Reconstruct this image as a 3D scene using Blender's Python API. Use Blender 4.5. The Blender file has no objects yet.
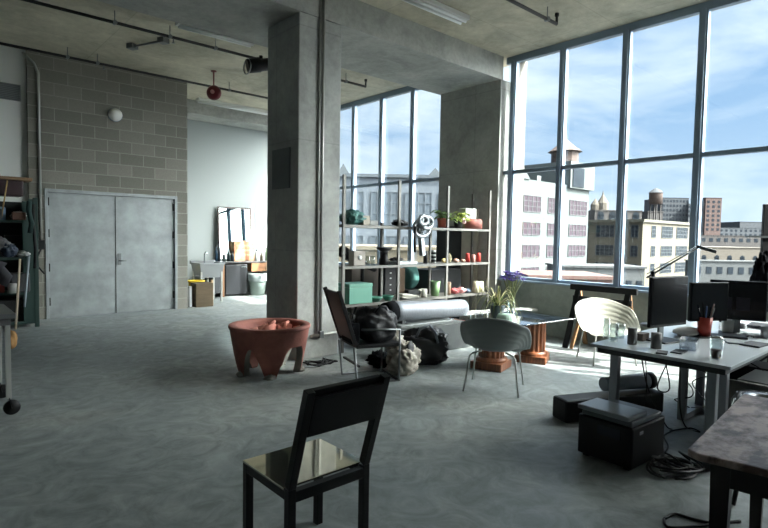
import bpy, math, random
from mathutils import Vector, Matrix, noise as mnoise
random.seed(7)
PI = math.pi
sc = bpy.context.scene
COL = sc.collection

# ------------------------------------------------------------------ camera
H = 1.55
FPX, YAW, PITCH, ROLL = 537.4, 0.72559, 0.05206, 0.01711
_fw = Vector((math.sin(YAW), math.cos(YAW), 0)); _rt = Vector((math.cos(YAW), -math.sin(YAW), 0)); _up = Vector((0, 0, 1))
CF = _fw*math.cos(PITCH) - _up*math.sin(PITCH)
_U = _up*math.cos(PITCH) + _fw*math.sin(PITCH)
CR = _rt*math.cos(ROLL) + _U*math.sin(ROLL)
CU = _U*math.cos(ROLL) - _rt*math.sin(ROLL)
CC = Vector((0, 0, H))
cd = bpy.data.cameras.new('camera'); cam = bpy.data.objects.new('camera', cd); COL.objects.link(cam)
cd.sensor_fit = 'HORIZONTAL'; cd.sensor_width = 36; cd.lens = FPX/768*36; cd.clip_end = 6000; cd.clip_start = .05
m = Matrix.Identity(4)
for i in range(3):
    m[i][0] = CR[i]; m[i][1] = CU[i]; m[i][2] = -CF[i]; m[i][3] = CC[i]
cam.matrix_world = m
sc.camera = cam

# survey helpers: turn a reading in the photo into a point of the place
def ray(x, y): return CR*(x-384) - CU*(y-264) + CF*FPX
def on(x, y, ax, v):
    r = ray(x, y); return CC + r*((v-CC[ax])/r[ax])
def fl(x, y, z=0): return on(x, y, 2, z)
def onY(x, y, v): return on(x, y, 1, v)
def onX(x, y, v): return on(x, y, 0, v)
def atD(x, y, d): return CC + ray(x, y)/FPX*d

# ------------------------------------------------------------------ world, sun, exposure
SUN_DIR = Vector((-.80, 1.45, -1.60)).normalized()
def lin(c):
    return tuple((v/255/12.92 if v/255 <= .04045 else ((v/255+.055)/1.055)**2.4) for v in c)
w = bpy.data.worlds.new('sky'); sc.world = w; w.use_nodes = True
nt = w.node_tree; nt.nodes.clear(); N = nt.nodes.new; LK = nt.links.new
tc = N('ShaderNodeTexCoord'); sep = N('ShaderNodeSeparateXYZ'); LK(tc.outputs['Generated'], sep.inputs[0])
grad = N('ShaderNodeValToRGB'); LK(sep.outputs['Z'], grad.inputs[0])
grad.color_ramp.elements[0].position = 0.0; grad.color_ramp.elements[0].color = (*lin((140, 155, 168)), 1)
grad.color_ramp.elements[1].position = .6; grad.color_ramp.elements[1].color = (*lin((84, 114, 150)), 1)
e = grad.color_ramp.elements.new(.2); e.color = (*lin((110, 134, 158)), 1)
mp = N('ShaderNodeMapping'); mp.inputs['Scale'].default_value = (1.0, 1.3, 4.6); mp.inputs['Rotation'].default_value = (.12, .1, .5)
LK(tc.outputs['Generated'], mp.inputs[0])
no = N('ShaderNodeTexNoise'); no.inputs['Scale'].default_value = 2.3; no.inputs['Detail'].default_value = 8; no.inputs['Roughness'].default_value = .56
no.inputs['Distortion'].default_value = .5
LK(mp.outputs[0], no.inputs['Vector'])
cr = N('ShaderNodeValToRGB'); cr.color_ramp.elements[0].position = .36; cr.color_ramp.elements[1].position = .62; LK(no.outputs['Fac'], cr.inputs[0])
mx = N('ShaderNodeMixRGB'); LK(cr.outputs[0], mx.inputs[0]); LK(grad.outputs[0], mx.inputs[1]); mx.inputs[2].default_value = (*lin((158, 168, 176)), 1)
# sky strengthened around the sun, out of view, to brighten the room
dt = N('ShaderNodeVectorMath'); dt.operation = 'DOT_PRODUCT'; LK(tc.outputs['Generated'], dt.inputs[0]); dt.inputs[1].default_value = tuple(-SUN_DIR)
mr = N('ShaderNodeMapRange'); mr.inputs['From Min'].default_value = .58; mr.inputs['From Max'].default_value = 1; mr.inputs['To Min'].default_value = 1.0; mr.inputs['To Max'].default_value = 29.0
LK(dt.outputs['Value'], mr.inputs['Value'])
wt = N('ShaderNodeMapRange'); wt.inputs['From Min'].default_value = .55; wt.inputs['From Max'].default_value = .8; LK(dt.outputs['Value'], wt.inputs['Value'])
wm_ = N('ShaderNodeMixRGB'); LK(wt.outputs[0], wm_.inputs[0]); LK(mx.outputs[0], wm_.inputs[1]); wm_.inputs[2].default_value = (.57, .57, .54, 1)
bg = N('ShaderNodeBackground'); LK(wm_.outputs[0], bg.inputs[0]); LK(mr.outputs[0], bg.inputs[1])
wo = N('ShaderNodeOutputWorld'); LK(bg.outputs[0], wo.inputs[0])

sd = bpy.data.lights.new('sun', 'SUN'); sun = bpy.data.objects.new('sun', sd); COL.objects.link(sun)
sd.energy = 10.0; sd.angle = .012; sd.color = (1, .95, .86)
sun.rotation_euler = SUN_DIR.to_track_quat('-Z', 'Y').to_euler()
sc.view_settings.view_transform = 'Standard'; sc.view_settings.look = 'None'; sc.view_settings.gamma = 1
sc.view_settings.exposure = 1.62

# ------------------------------------------------------------------ materials
MATS = {}
def mat(name, rgb, rough=.6, metal=0, var=0, vscale=4, bump=0, bscale=30, spec=.5, emit=0, dark=None, lo=.35, hi=.65, stretch=None, alpha=1, coat=0, sheen=0):
    """rgb sRGB 0-255; var: second colour blend by noise"""
    if name in MATS: return MATS[name]
    M = bpy.data.materials.new(name); M.use_nodes = True; t = M.node_tree; b = t.nodes['Principled BSDF']
    c = lin(rgb); b.inputs['Base Color'].default_value = (*c, 1); b.inputs['Roughness'].default_value = rough; b.inputs['Metallic'].default_value = metal
    b.inputs['Specular IOR Level'].default_value = spec
    if coat: b.inputs['Coat Weight'].default_value = coat
    if alpha < 1: b.inputs['Alpha'].default_value = alpha
    co = t.nodes.new('ShaderNodeTexCoord'); v = co.outputs['Object']
    if stretch:
        q = t.nodes.new('ShaderNodeMapping'); q.inputs['Scale'].default_value = stretch; t.links.new(v, q.inputs[0]); v = q.outputs[0]
    if var or dark:
        n = t.nodes.new('ShaderNodeTexNoise'); n.inputs['Scale'].default_value = vscale; n.inputs['Detail'].default_value = 8; n.inputs['Roughness'].default_value = .62
        t.links.new(v, n.inputs['Vector'])
        r = t.nodes.new('ShaderNodeValToRGB'); r.color_ramp.elements[0].position = lo; r.color_ramp.elements[1].position = hi
        d = lin(dark) if dark else tuple(x*(1-var) for x in c)
        r.color_ramp.elements[0].color = (*d, 1); r.color_ramp.elements[1].color = (*c, 1)
        t.links.new(n.outputs['Fac'], r.inputs[0]); t.links.new(r.outputs[0], b.inputs['Base Color'])
    if bump:
        n = t.nodes.new('ShaderNodeTexNoise'); n.inputs['Scale'].default_value = bscale; n.inputs['Detail'].default_value = 5; t.links.new(v, n.inputs['Vector'])
        u = t.nodes.new('ShaderNodeBump'); u.inputs['Strength'].default_value = bump; u.inputs['Distance'].default_value = .01
        t.links.new(n.outputs['Fac'], u.inputs['Height']); t.links.new(u.outputs[0], b.inputs['Normal'])
    if emit:
        b.inputs['Emission Color'].default_value = (*c, 1); b.inputs['Emission Strength'].default_value = emit
    MATS[name] = M; return M

def concrete(name, c1, c2, c3, s=1.2, rough=.8, joints=None, polish=False):
    if name in MATS: return MATS[name]
    M = bpy.data.materials.new(name); M.use_nodes = True; t = M.node_tree; b = t.nodes['Principled BSDF']; n_ = t.nodes.new; l = t.links.new
    co = n_('ShaderNodeTexCoord'); v = co.outputs['Object']
    a = n_('ShaderNodeTexNoise'); a.inputs['Scale'].default_value = s; a.inputs['Detail'].default_value = 10; a.inputs['Roughness'].default_value = .65; a.inputs['Distortion'].default_value = .6; l(v, a.inputs['Vector'])
    r = n_('ShaderNodeValToRGB'); r.color_ramp.elements[0].position = .3; r.color_ramp.elements[0].color = (*lin(c1), 1); r.color_ramp.elements[1].position = .7; r.color_ramp.elements[1].color = (*lin(c3), 1)
    q = r.color_ramp.elements.new(.5); q.color = (*lin(c2), 1); l(a.outputs['Fac'], r.inputs[0])
    a2 = n_('ShaderNodeTexNoise'); a2.inputs['Scale'].default_value = s*9; a2.inputs['Detail'].default_value = 8; a2.inputs['Roughness'].default_value = .7; l(v, a2.inputs['Vector'])
    r2 = n_('ShaderNodeMapRange'); r2.inputs['From Min'].default_value = .3; r2.inputs['From Max'].default_value = .7; r2.inputs['To Min'].default_value = .84; r2.inputs['To Max'].default_value = 1.12; l(a2.outputs['Fac'], r2.inputs['Value'])
    m_ = n_('ShaderNodeVectorMath'); m_.operation = 'SCALE'; l(r.outputs[0], m_.inputs[0]); l(r2.outputs[0], m_.inputs['Scale']); out = m_.outputs[0]
    if polish:   # trowel swirls
        a4 = n_('ShaderNodeTexNoise'); a4.inputs['Scale'].default_value = 3.2; a4.inputs['Detail'].default_value = 9; a4.inputs['Roughness'].default_value = .68; a4.inputs['Distortion'].default_value = 2.2; l(v, a4.inputs['Vector'])
        r4 = n_('ShaderNodeMapRange'); r4.inputs['From Min'].default_value = .34; r4.inputs['From Max'].default_value = .66; r4.inputs['To Min'].default_value = .70; r4.inputs['To Max'].default_value = 1.26; l(a4.outputs['Fac'], r4.inputs['Value'])
        m4 = n_('ShaderNodeVectorMath'); m4.operation = 'SCALE'; l(out, m4.inputs[0]); l(r4.outputs[0], m4.inputs['Scale']); out = m4.outputs[0]
    if joints:
        ax, w_, h_, jc = joints     # brick-texture joint lines; ax = which object axes
        sp = n_('ShaderNodeSeparateXYZ'); l(v, sp.inputs[0]); cb = n_('ShaderNodeCombineXYZ'); l(sp.outputs[ax[0]], cb.inputs[0]); l(sp.outputs[ax[1]], cb.inputs[1])
        bt = n_('ShaderNodeTexBrick'); l(cb.outputs[0], bt.inputs['Vector']); bt.inputs['Scale'].default_value = 1; bt.inputs['Brick Width'].default_value = w_; bt.inputs['Row Height'].default_value = h_
        bt.inputs['Mortar Size'].default_value = .008; bt.offset = 0; bt.inputs['Color1'].default_value = (1, 1, 1, 1); bt.inputs['Color2'].default_value = (.93, .93, .93, 1); bt.inputs['Mortar'].default_value = (jc, jc, jc, 1)
        mm = n_('ShaderNodeVectorMath'); mm.operation = 'MULTIPLY'; l(out, mm.inputs[0]); l(bt.outputs['Color'], mm.inputs[1]); out = mm.outputs[0]
    l(out, b.inputs['Base Color'])
    b.inputs['Roughness'].default_value = rough
    if polish:
        r3 = n_('ShaderNodeMapRange'); r3.inputs['From Min'].default_value = .35; r3.inputs['From Max'].default_value = .65; r3.inputs['To Min'].default_value = .42; r3.inputs['To Max'].default_value = .75; l(a.outputs['Fac'], r3.inputs['Value']); l(r3.outputs[0], b.inputs['Roughness'])
    u = n_('ShaderNodeBump'); u.inputs['Strength'].default_value = .25; u.inputs['Distance'].default_value = .01; l(a2.outputs['Fac'], u.inputs['Height']); l(u.outputs[0], b.inputs['Normal'])
    MATS[name] = M; return M

def blockwork(name):
    M = bpy.data.materials.new(name); M.use_nodes = True; t = M.node_tree; b = t.nodes['Principled BSDF']; n_ = t.nodes.new; l = t.links.new
    co = n_('ShaderNodeTexCoord'); sp = n_('ShaderNodeSeparateXYZ'); l(co.outputs['Object'], sp.inputs[0]); ad = n_('ShaderNodeMath'); ad.operation = 'ADD'; l(sp.outputs[0], ad.inputs[0]); l(sp.outputs[1], ad.inputs[1])
    cb = n_('ShaderNodeCombineXYZ'); l(ad.outputs[0], cb.inputs[0]); l(sp.outputs[2], cb.inputs[1])
    bt = n_('ShaderNodeTexBrick'); l(cb.outputs[0], bt.inputs['Vector']); bt.inputs['Scale'].default_value = 1; bt.inputs['Brick Width'].default_value = .42; bt.inputs['Row Height'].default_value = .215
    bt.inputs['Mortar Size'].default_value = .007; bt.inputs['Bias'].default_value = -.15; bt.offset = .5
    bt.inputs['Color1'].default_value = (*lin((116, 115, 107)), 1); bt.inputs['Color2'].default_value = (*lin((136, 134, 126)), 1); bt.inputs['Mortar'].default_value = (*lin((148, 148, 140)), 1)
    a2 = n_('ShaderNodeTexNoise'); a2.inputs['Scale'].default_value = 60; a2.inputs['Detail'].default_value = 4; l(co.outputs['Object'], a2.inputs['Vector'])
    mr_ = n_('ShaderNodeMapRange'); mr_.inputs['To Min'].default_value = .8; mr_.inputs['To Max'].default_value = 1.2; l(a2.outputs['Fac'], mr_.inputs['Value'])
    m_ = n_('ShaderNodeVectorMath'); m_.operation = 'SCALE'; l(bt.outputs['Color'], m_.inputs[0]); l(mr_.outputs[0], m_.inputs['Scale']); l(m_.outputs[0], b.inputs['Base Color']); b.inputs['Roughness'].default_value = .92
    MATS[name] = M; return M

def glassmat(name, tint=(.93, .96, .96), refl=.06, rough=.02):
    M = bpy.data.materials.new(name); M.use_nodes = True; t = M.node_tree; t.nodes.clear(); n_ = t.nodes.new
    tr = n_('ShaderNodeBsdfTransparent'); tr.inputs[0].default_value = (*tint, 1); gl = n_('ShaderNodeBsdfGlossy'); gl.inputs['Roughness'].default_value = rough
    lw = n_('ShaderNodeLayerWeight'); lw.inputs[0].default_value = .35
    mr_ = n_('ShaderNodeMapRange'); mr_.inputs['To Min'].default_value = refl; mr_.inputs['To Max'].default_value = min(1, refl*8); t.links.new(lw.outputs['Facing'], mr_.inputs['Value'])
    mx_ = n_('ShaderNodeMixShader'); t.links.new(mr_.outputs[0], mx_.inputs[0]); t.links.new(tr.outputs[0], mx_.inputs[1]); t.links.new(gl.outputs[0], mx_.inputs[2])
    o = n_('ShaderNodeOutputMaterial'); t.links.new(mx_.outputs[0], o.inputs[0]); MATS[name] = M; return M

M_floor = concrete('floor_concrete', (100, 108, 110), (127, 133, 133), (154, 156, 151), .55, .55, polish=True)
M_ceil = concrete('ceiling_concrete', (152, 148, 132), (188, 183, 163), (208, 203, 182), .8, .85, joints=((0, 1), 2.44, 1.22, .8))
M_conc = concrete('cast_concrete', (138, 140, 137), (160, 162, 158), (178, 180, 176), 1.3, .8, joints=((1, 2), 1.22, 1.35, .82))
M_beam = concrete('beam_concrete', (138, 140, 136), (160, 162, 156), (178, 178, 172), 1.5, .8)
M_cmu = blockwork('concrete_block')
M_white = mat('white_paint', (190, 194, 192), .85, var=.05, vscale=1)
M_frame = mat('window_aluminium', (128, 146, 164), .45, .35)  # blue tint puts haze into the frame colour
M_glass = glassmat('window_glass', (.94, .97, .98), .03)
M_steel = mat('galvanised_steel', (156, 162, 164), .5, .45, var=.35, vscale=3, lo=.3, hi=.65)
M_black = mat('black_paint', (12, 13, 15), .5, spec=.3)
M_blackp = mat('black_plastic', (11, 12, 15), .5, spec=.3)
M_blackf = mat('black_fabric', (12, 14, 18), .95, spec=.1, bump=.3)
M_pipe = mat('black_pipe', (26, 26, 26), .6)
M_conduit = mat('conduit_metal', (170, 172, 168), .4, .6)
M_chrome = mat('chrome', (190, 195, 198), .2, 1)
M_dsteel = mat('dull_steel', (120, 124, 126), .35, .8)

# ------------------------------------------------------------------ mesh builder
class MB:
    def __init__(s): s.v = []; s.f = []; s.m = []; s.sm = []
    def add(s, vs, fs, mi=0, smooth=False):
        o = len(s.v); s.v += [tuple(v) for v in vs]
        for f in fs: s.f.append([i+o for i in f]); s.m.append(mi); s.sm.append(smooth)
        return s
    def box(s, x0, x1, y0, y1, z0, z1, mi=0, M=None):
        vs = [Vector((x, y, z)) for z in (z0, z1) for y in (y0, y1) for x in (x0, x1)]
        if M: vs = [M @ v for v in vs]
        return s.add(vs, [(0, 2, 3, 1), (4, 5, 7, 6), (0, 1, 5, 4), (2, 6, 7, 3), (0, 4, 6, 2), (1, 3, 7, 5)], mi)
    def cbox(s, c, d, mi=0, rz=0, rx=0, ry=0):
        M = Matrix.Translation(c) @ Matrix.Rotation(rz, 4, 'Z') @ Matrix.Rotation(ry, 4, 'Y') @ Matrix.Rotation(rx, 4, 'X')
        return s.box(-d[0]/2, d[0]/2, -d[1]/2, d[1]/2, -d[2]/2, d[2]/2, mi, M)
    def bar(s, p, q, a, b=None, mi=0, up=(0, 0, 1)):
        p = Vector(p); q = Vector(q); b = b or a; d = (q-p); L = d.length; d.normalize(); u = Vector(up)
        if abs(d.dot(u)) > .98: u = Vector((0, 1, 0))
        x = d.cross(u).normalized(); y = x.cross(d).normalized()
        vs = [c + x*(sx*a/2) + y*(sy*b/2) for c in (p, q) for sx, sy in ((-1, -1), (1, -1), (1, 1), (-1, 1))]
        return s.add(vs, [(3, 2, 1, 0), (4, 5, 6, 7), (0, 1, 5, 4), (1, 2, 6, 5), (2, 3, 7, 6), (3, 0, 4, 7)], mi)
    def tube(s, pts, r, n=10, mi=0, cap=True):
        pts = [Vector(p) for p in pts]; rs = r if isinstance(r, (list, tuple)) else [r]*len(pts); vs = []; prev = None
        for i, p in enumerate(pts):
            d = (pts[min(i+1, len(pts)-1)] - pts[max(i-1, 0)]).normalized()
            if prev is None:
                u = Vector((0, 0, 1)) if abs(d.z) < .9 else Vector((1, 0, 0)); x = d.cross(u).normalized()
            else: x = (prev - d*prev.dot(d)).normalized()
            prev = x; y = d.cross(x)
            vs += [p + (x*math.cos(2*PI*k/n) + y*math.sin(2*PI*k/n))*rs[i] for k in range(n)]
        fs = [(i*n+k, i*n+(k+1) % n, (i+1)*n+(k+1) % n, (i+1)*n+k) for i in range(len(pts)-1) for k in range(n)]
        s.add(vs, fs, mi, True)
        if cap: s.add(vs[:n], [tuple(range(n))[::-1]], mi); s.add(vs[-n:], [tuple(range(n))], mi)
        return s
    def lathe(s, prof, c=(0, 0, 0), n=28, mi=0, M=None, smooth=True):
        vs = []
        for r, z in prof: vs += [Vector((r*math.cos(2*PI*k/n), r*math.sin(2*PI*k/n), z)) for k in range(n)]
        vs = [(M @ v if M else v) + Vector(c) for v in vs]
        fs = [(i*n+k, i*n+(k+1) % n, (i+1)*n+(k+1) % n, (i+1)*n+k) for i in range(len(prof)-1) for k in range(n)]
        return s.add(vs, fs, mi, smooth)
    def prism(s, poly, z0, z1, mi=0, M=None):
        n = len(poly); vs = [Vector((x, y, z)) for z in (z0, z1) for x, y in poly]
        if M: vs = [M @ v for v in vs]
        return s.add(vs, [tuple(range(n))[::-1], tuple(range(n, 2*n))] + [(i, (i+1) % n, n+(i+1) % n, n+i) for i in range(n)], mi)
    def blob(s, c, d, mi=0, seed=0, amp=.12, nu=18, nv=12, flat=True, rz=0, pw=1.0, crumple=0):
        rnd = random.Random(seed); ks = [(rnd.uniform(2, 6), rnd.uniform(2, 6), rnd.uniform(0, 6)) for _ in range(5)]; vs = []
        for j in range(nv+1):
            th = PI*j/nv
            for i in range(nu):
                ph = 2*PI*i/nu
                sg = lambda x: math.copysign(abs(x)**pw, x)
                x, y, z = sg(math.sin(th))*sg(math.cos(ph)), sg(math.sin(th))*sg(math.sin(ph)), sg(math.cos(th))
                k = 1 + amp*sum(math.sin(a*x*1.7+b*y*1.9+g*.6+b*z) for a, b, g in ks)/3
                if crumple:
                    q_ = Vector((x, y, z))*2.3+Vector((seed, seed*.7, 0)); k *= 1+crumple*(1.6*(.5-abs(mnoise.noise(q_)))+.8*(.5-abs(mnoise.noise(q_*2.4)))+.35*mnoise.noise(q_*6)-.9)
                v = Vector((x*d[0]/2*k, y*d[1]/2*k, z*d[2]/2*(k if not flat or z > 0 else 1)))
                v.rotate(Matrix.Rotation(rz, 3, 'Z')); vs.append(v+Vector(c))
        return s.add(vs, [(j*nu+i, j*nu+(i+1) % nu, (j+1)*nu+(i+1) % nu, (j+1)*nu+i) for j in range(nv) for i in range(nu)][::1], mi, True)
    def build(s, name, mats, parent=None, bevel=0, loc=None, solid=0, sub=0):
        me = bpy.data.meshes.new(name); me.from_pydata(s.v, [], s.f)
        for q in (mats if isinstance(mats, (list, tuple)) else [mats]): me.materials.append(q)
        me.polygons.foreach_set('material_index', s.m); me.polygons.foreach_set('use_smooth', s.sm)
        import bmesh
        b = bmesh.new(); b.from_mesh(me); bmesh.ops.remove_doubles(b, verts=b.verts, dist=1e-5) if any(s.sm) else None
        bmesh.ops.recalc_face_normals(b, faces=b.faces); b.to_mesh(me); b.free()
        o = bpy.data.objects.new(name, me); COL.objects.link(o)
        if parent: o.parent = parent
        if loc is not None: o.location = loc
        if solid: q = o.modifiers.new('s', 'SOLIDIFY'); q.thickness = solid; q.offset = 0
        if sub: q = o.modifiers.new('u', 'SUBSURF'); q.levels = sub; q.render_levels = sub
        if bevel: q = o.modifiers.new('b', 'BEVEL'); q.width = bevel; q.segments = 2; q.limit_method = 'ANGLE'
        return o

def tag(o, label, cat, group=None, kind=None):
    o['label'] = label; o['category'] = cat
    if group: o['group'] = group
    if kind: o['kind'] = kind
    return o
def thing(name, label, cat, loc=(0, 0, 0), rz=0, group=None):
    o = bpy.data.objects.new(name, None); COL.objects.link(o); o.location = loc; o.rotation_euler = (0, 0, rz); o.empty_display_size = .1
    return tag(o, label, cat, group)
def struct(o, label=None):
    o['kind'] = 'structure'
    if label: o['label'] = label
    return o
def sempty(name, loc=(0, 0, 0)):
    o = bpy.data.objects.new(name, None); COL.objects.link(o); o.location = loc; o['kind'] = 'structure'; return o
def dup(root, loc, rz, label):
    r = root.copy(); COL.objects.link(r); r.location = loc; r.rotation_euler = (0, 0, rz); r['label'] = label
    for ch in list(root.children):
        c = ch.copy(); COL.objects.link(c); c.parent = r
        for g in list(ch.children):
            d = g.copy(); COL.objects.link(d); d.parent = c
    return r

# ------------------------------------------------------------------ structure
CEIL = 4.58; XW = 7.65; YD = 10.86; YB = 13.0; WY0, WX0 = -3.0, -3.2
struct(MB().box(WX0-.2, XW+.2, WY0-.2, YB+.2, -.25, 0).build('floor', M_floor), 'worn grey polished concrete floor')
struct(MB().box(WX0-.2, XW+.35, WY0-.2, YB+.2, CEIL, CEIL+.3).build('ceiling', M_ceil), 'board marked cast concrete ceiling')
# back wall beyond the brick block, white
struct(MB().box(4.27, XW+.2, YB, YB+.2, 0, CEIL).build('wall_back', mat('white_paint_darkened', (148, 154, 153), .85)), 'white wall behind the sink and mirror')  # white paint darkened to offset the strong window light
struct(MB().box(4.27, XW, YB-.75, YB, 4.28, CEIL).build('trim_2', M_beam), 'concrete beam along the top of the white back wall')
# block wall around door
DX0, DX1, DZ = 1.78, 4.06, 2.27
b = MB(); b.box(1.56, DX0, YD, YD+.3, 0, CEIL); b.box(DX1, 4.27, YD, YB, 0, CEIL); b.box(DX0, DX1, YD, YD+.3, DZ, CEIL)
struct(b.build('wall_door', M_cmu), 'grey concrete block wall around the steel double doors')
struct(MB().box(WX0-.2, 1.56, YD+.12, YD+.3, 0, CEIL).build('wall_left', mat('white_paint_lightened', (228, 230, 228), .85)), 'white painted wall left of the block wall')  # lighter copy of the white paint, makes up for missing light
struct(MB().box(WX0-.2, WX0, WY0, YD+.12, 0, CEIL).build('wall_far_left', M_white))
struct(MB().box(WX0-.2, XW+.2, WY0-.2, WY0, 0, CEIL).build('wall_rear', M_white))
# window wall upstand, pier
M_up = concrete('upstand_concrete', (112, 122, 118), (134, 143, 138), (152, 158, 150), 1.1, .7)
SILL, HEAD, TRAN = .86, 4.50, 2.66
struct(MB().box(XW, XW+.22, WY0, -1.38, SILL, CEIL).build('wall_right', M_white)); struct(MB().box(XW, XW+.22, WY0, YB, 0, SILL).build('wall_window', M_up), 'low grey green concrete wall under the windows')  # wall_right: unseen solid stretch added to cut light on the near floor
struct(MB().box(7.49, XW+.35, 5.57, 6.93, 0, 4.2).build('wall_pier', M_conc), 'concrete pier between the two windows')
struct(MB().box(WX0, 7.54, 5.57, 6.97, 4.2, CEIL).build('trim_1', M_beam), 'deep concrete beam across the ceiling')
# column with its plate and conduits
col = struct(MB().box(3.54, 4.17, 5.58, 6.33, 0, 4.2).build('wall_column', M_conc, bevel=.012), 'square concrete column in the middle of the room')
# windows
def win(name, ys, y0, y1, label):
    W = sempty(name); W['label'] = label
    for y in ys:
        b = MB(); b.box(XW-.03, XW+.05, y-.055, y+.055, SILL, HEAD); b.box(XW-.045, XW-.03, y-.03, y+.03, SILL, HEAD); b.build('mullion', M_frame, W, bevel=.004)
    e = [y0] + list(ys) + [y1]; e = sorted(set(e))
    for z, hh in ((SILL, .05), (HEAD, .06)):
        MB().box(XW-.03, XW+.05, y0, y1, z-hh/2 if z == HEAD else z, z+hh+.02 if z == HEAD else z+hh).build('frame_rail', M_frame, W, bevel=.004)
    MB().box(XW-.03, XW+.05, y0, y1, TRAN-.03, TRAN+.03).build('transom', M_frame, W, bevel=.004)
    for a, c in zip(e[:-1], e[1:]):
        MB().box(XW+.05, XW+.056, a, c, SILL+.03, TRAN).build('pane', M_glass, W)
        MB().box(XW+.05, XW+.056, a, c, TRAN, HEAD).build('pane', M_glass, W)
    MB().box(XW-.1, XW+.22, y0, y1, SILL-.03, SILL).build('window_sill', M_frame, W, bevel=.003)
    return W
ysr = [5.42-.98*k for k in range(0, 7)]; ysr[0] = 5.42; ysr[1] = 4.52; ysr[2] = 3.54; ysr[3] = 2.56
win('window_1', ysr, -1.38, 5.57, 'tall gridded window wall right of the pier')
win('window_2', [7.82, 8.77, 9.73, 10.7, 11.67, 12.64], 6.93, YB, 'tall gridded window behind the shelving rack')
# exterior fin on the pier's far side
struct(MB().box(XW+.12, XW+.4, 5.45, 5.56, -6, 8).build('trim_4', mat('stucco', (89, 86, 80), .9, var=.1)), 'pale outside pilaster beside the window')

# doors
D = sempty('door_1', (DX0, YD, 0)); D['label'] = 'worn galvanised steel double doors'
wd = DX1-DX0
b = MB(); b.box(0, .05, -.02, .2, 0, DZ); b.box(wd-.05, wd, -.02, .2, 0, DZ); b.box(.05, wd-.05, -.02, .2, DZ-.06, DZ); b.build('door_frame', M_steel, D, bevel=.004)
for k in (0, 1):
    x0 = .055 if k == 0 else wd/2+.004; x1 = wd/2-.004 if k == 0 else wd-.055
    lf = MB().box(x0, x1, .03, .075, .01, DZ-.065).build('door_leaf', M_steel, D, bevel=.003)
    for z in (.3, .9, 1.5, 2.05):
        hx = .05 if k == 0 else wd-.055
        MB().box(hx-.022, hx+.022, .005, .03, z-.07, z+.07).build('hinge', M_black, lf)
    if k == 1:
        b = MB().box(x0+.03, x0+.09, .015, .03, .92, 1.14); b.build('lock_plate', M_dsteel, lf, bevel=.003)
        b = MB().tube([(x0+.06, .02, 1.0), (x0+.06, -.03, 1.0), (x0+.17, -.03, 1.0)], .01); b.build('handle', M_dsteel, lf)
    else:
        MB().box(x1-.001, x1+.006, .02, .03, .01, DZ-.07).build('astragal', M_black, lf)

# ------------------------------------------------------------------ city outside
GZ = -16
M_win = mat('city_glass', (34, 40, 46), .9, 0, spec=.05, var=.35, vscale=.5)
M_winp = mat('city_glass_pink', (55, 48, 54), .9, 0, spec=.05, var=.3, vscale=.5)
def facade(x0, x1, y0, y1, zt, name, label, m_, front=None, side=None, rz=0, cat='building', wm=M_win, frame=None, cornice=None, extra=None, group=None, gz=GZ):
    """front: list of (x0,x1) bays + list of (z0,z1) rows on the -Y face; side: same along Y on the -X face"""
    c = Vector(((x0+x1)/2, (y0+y1)/2, gz))
    T = thing(name, label, cat, (x0, y0, gz), rz, group)
    W_, D_ = x1-x0, y1-y0
    MB().box(0, W_, 0, D_, 0, zt-gz).build('walls', m_, T)
    fm = frame or mat('city_muntin', (55, 58, 59), .6)
    def window(p, q, z0, z1, face):
        b = MB(); n = max(2, int(round((q-p)/1.1))); mm = max(2, int(round((z1-z0)/1.0)))
        if face == 'f':
            b.box(p, q, -.05, .3, z0, z1, 0)
            for i in range(n+1): xx = p+(q-p)*i/n; b.box(xx-.05, xx+.05, -.12, -.05, z0, z1, 1)
            for j in range(mm+1): zz = z0+(z1-z0)*j/mm; b.box(p, q, -.12, -.05, zz-.05, zz+.05, 1)
        else:
            b.box(-.05, .3, p, q, z0, z1, 0)
            for i in range(n+1): yy = p+(q-p)*i/n; b.box(-.12, -.05, yy-.05, yy+.05, z0, z1, 1)
            for j in range(mm+1): zz = z0+(z1-z0)*j/mm; b.box(-.12, -.05, p, q, zz-.05, zz+.05, 1)
        b.build('window', [wm, fm], T)
    if front:
        for p, q in front[0]:
            for z0, z1 in front[1]: window(p, q, z0-gz, z1-gz, 'f')
    if side:
        for p, q in side[0]:
            for z0, z1 in side[1]: window(p, q, z0-gz, z1-gz, 's')
    if cornice:
        MB().box(-.5, W_+.5, -.5, D_+.5, zt-gz, zt-gz+.7).build('cornice', cornice, T)
    return T
def zat(x, y, Yv): return onY(x, y, Yv).z
def xat(x, Yv, y=220): return onY(x, y, Yv).x

M_cw = mat('city_white', (59, 65, 65), .9, var=.06, vscale=.15)
M_cy = mat('city_yellow_brick', (71, 66, 54), .9, var=.12, vscale=.3)
M_cb = mat('city_brown', (48, 45, 44), .9, var=.2, vscale=.3)
M_cgr = mat('city_grey', (45, 49, 54), .9, var=.2, vscale=.2)
M_cr = mat('city_red_brick', (58, 42, 38), .9, var=.15, vscale=.3)
M_roof = mat('city_roof', (55, 58, 59), .9, var=.3, vscale=.2)
M_rust = mat('city_rust', (55, 42, 36), .8)
M_orr = mat('city_orange_roof', (71, 49, 43), .85, var=.2, vscale=.2)
# ground outside, far below
tag(MB().box(XW+8, 2500, -1500, 2500, GZ-.5, GZ).build('street_ground', mat('asphalt', (48, 48, 49), .9, var=.3, vscale=.02)), 'grey streets far below the window', 'ground', kind='structure')
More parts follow.
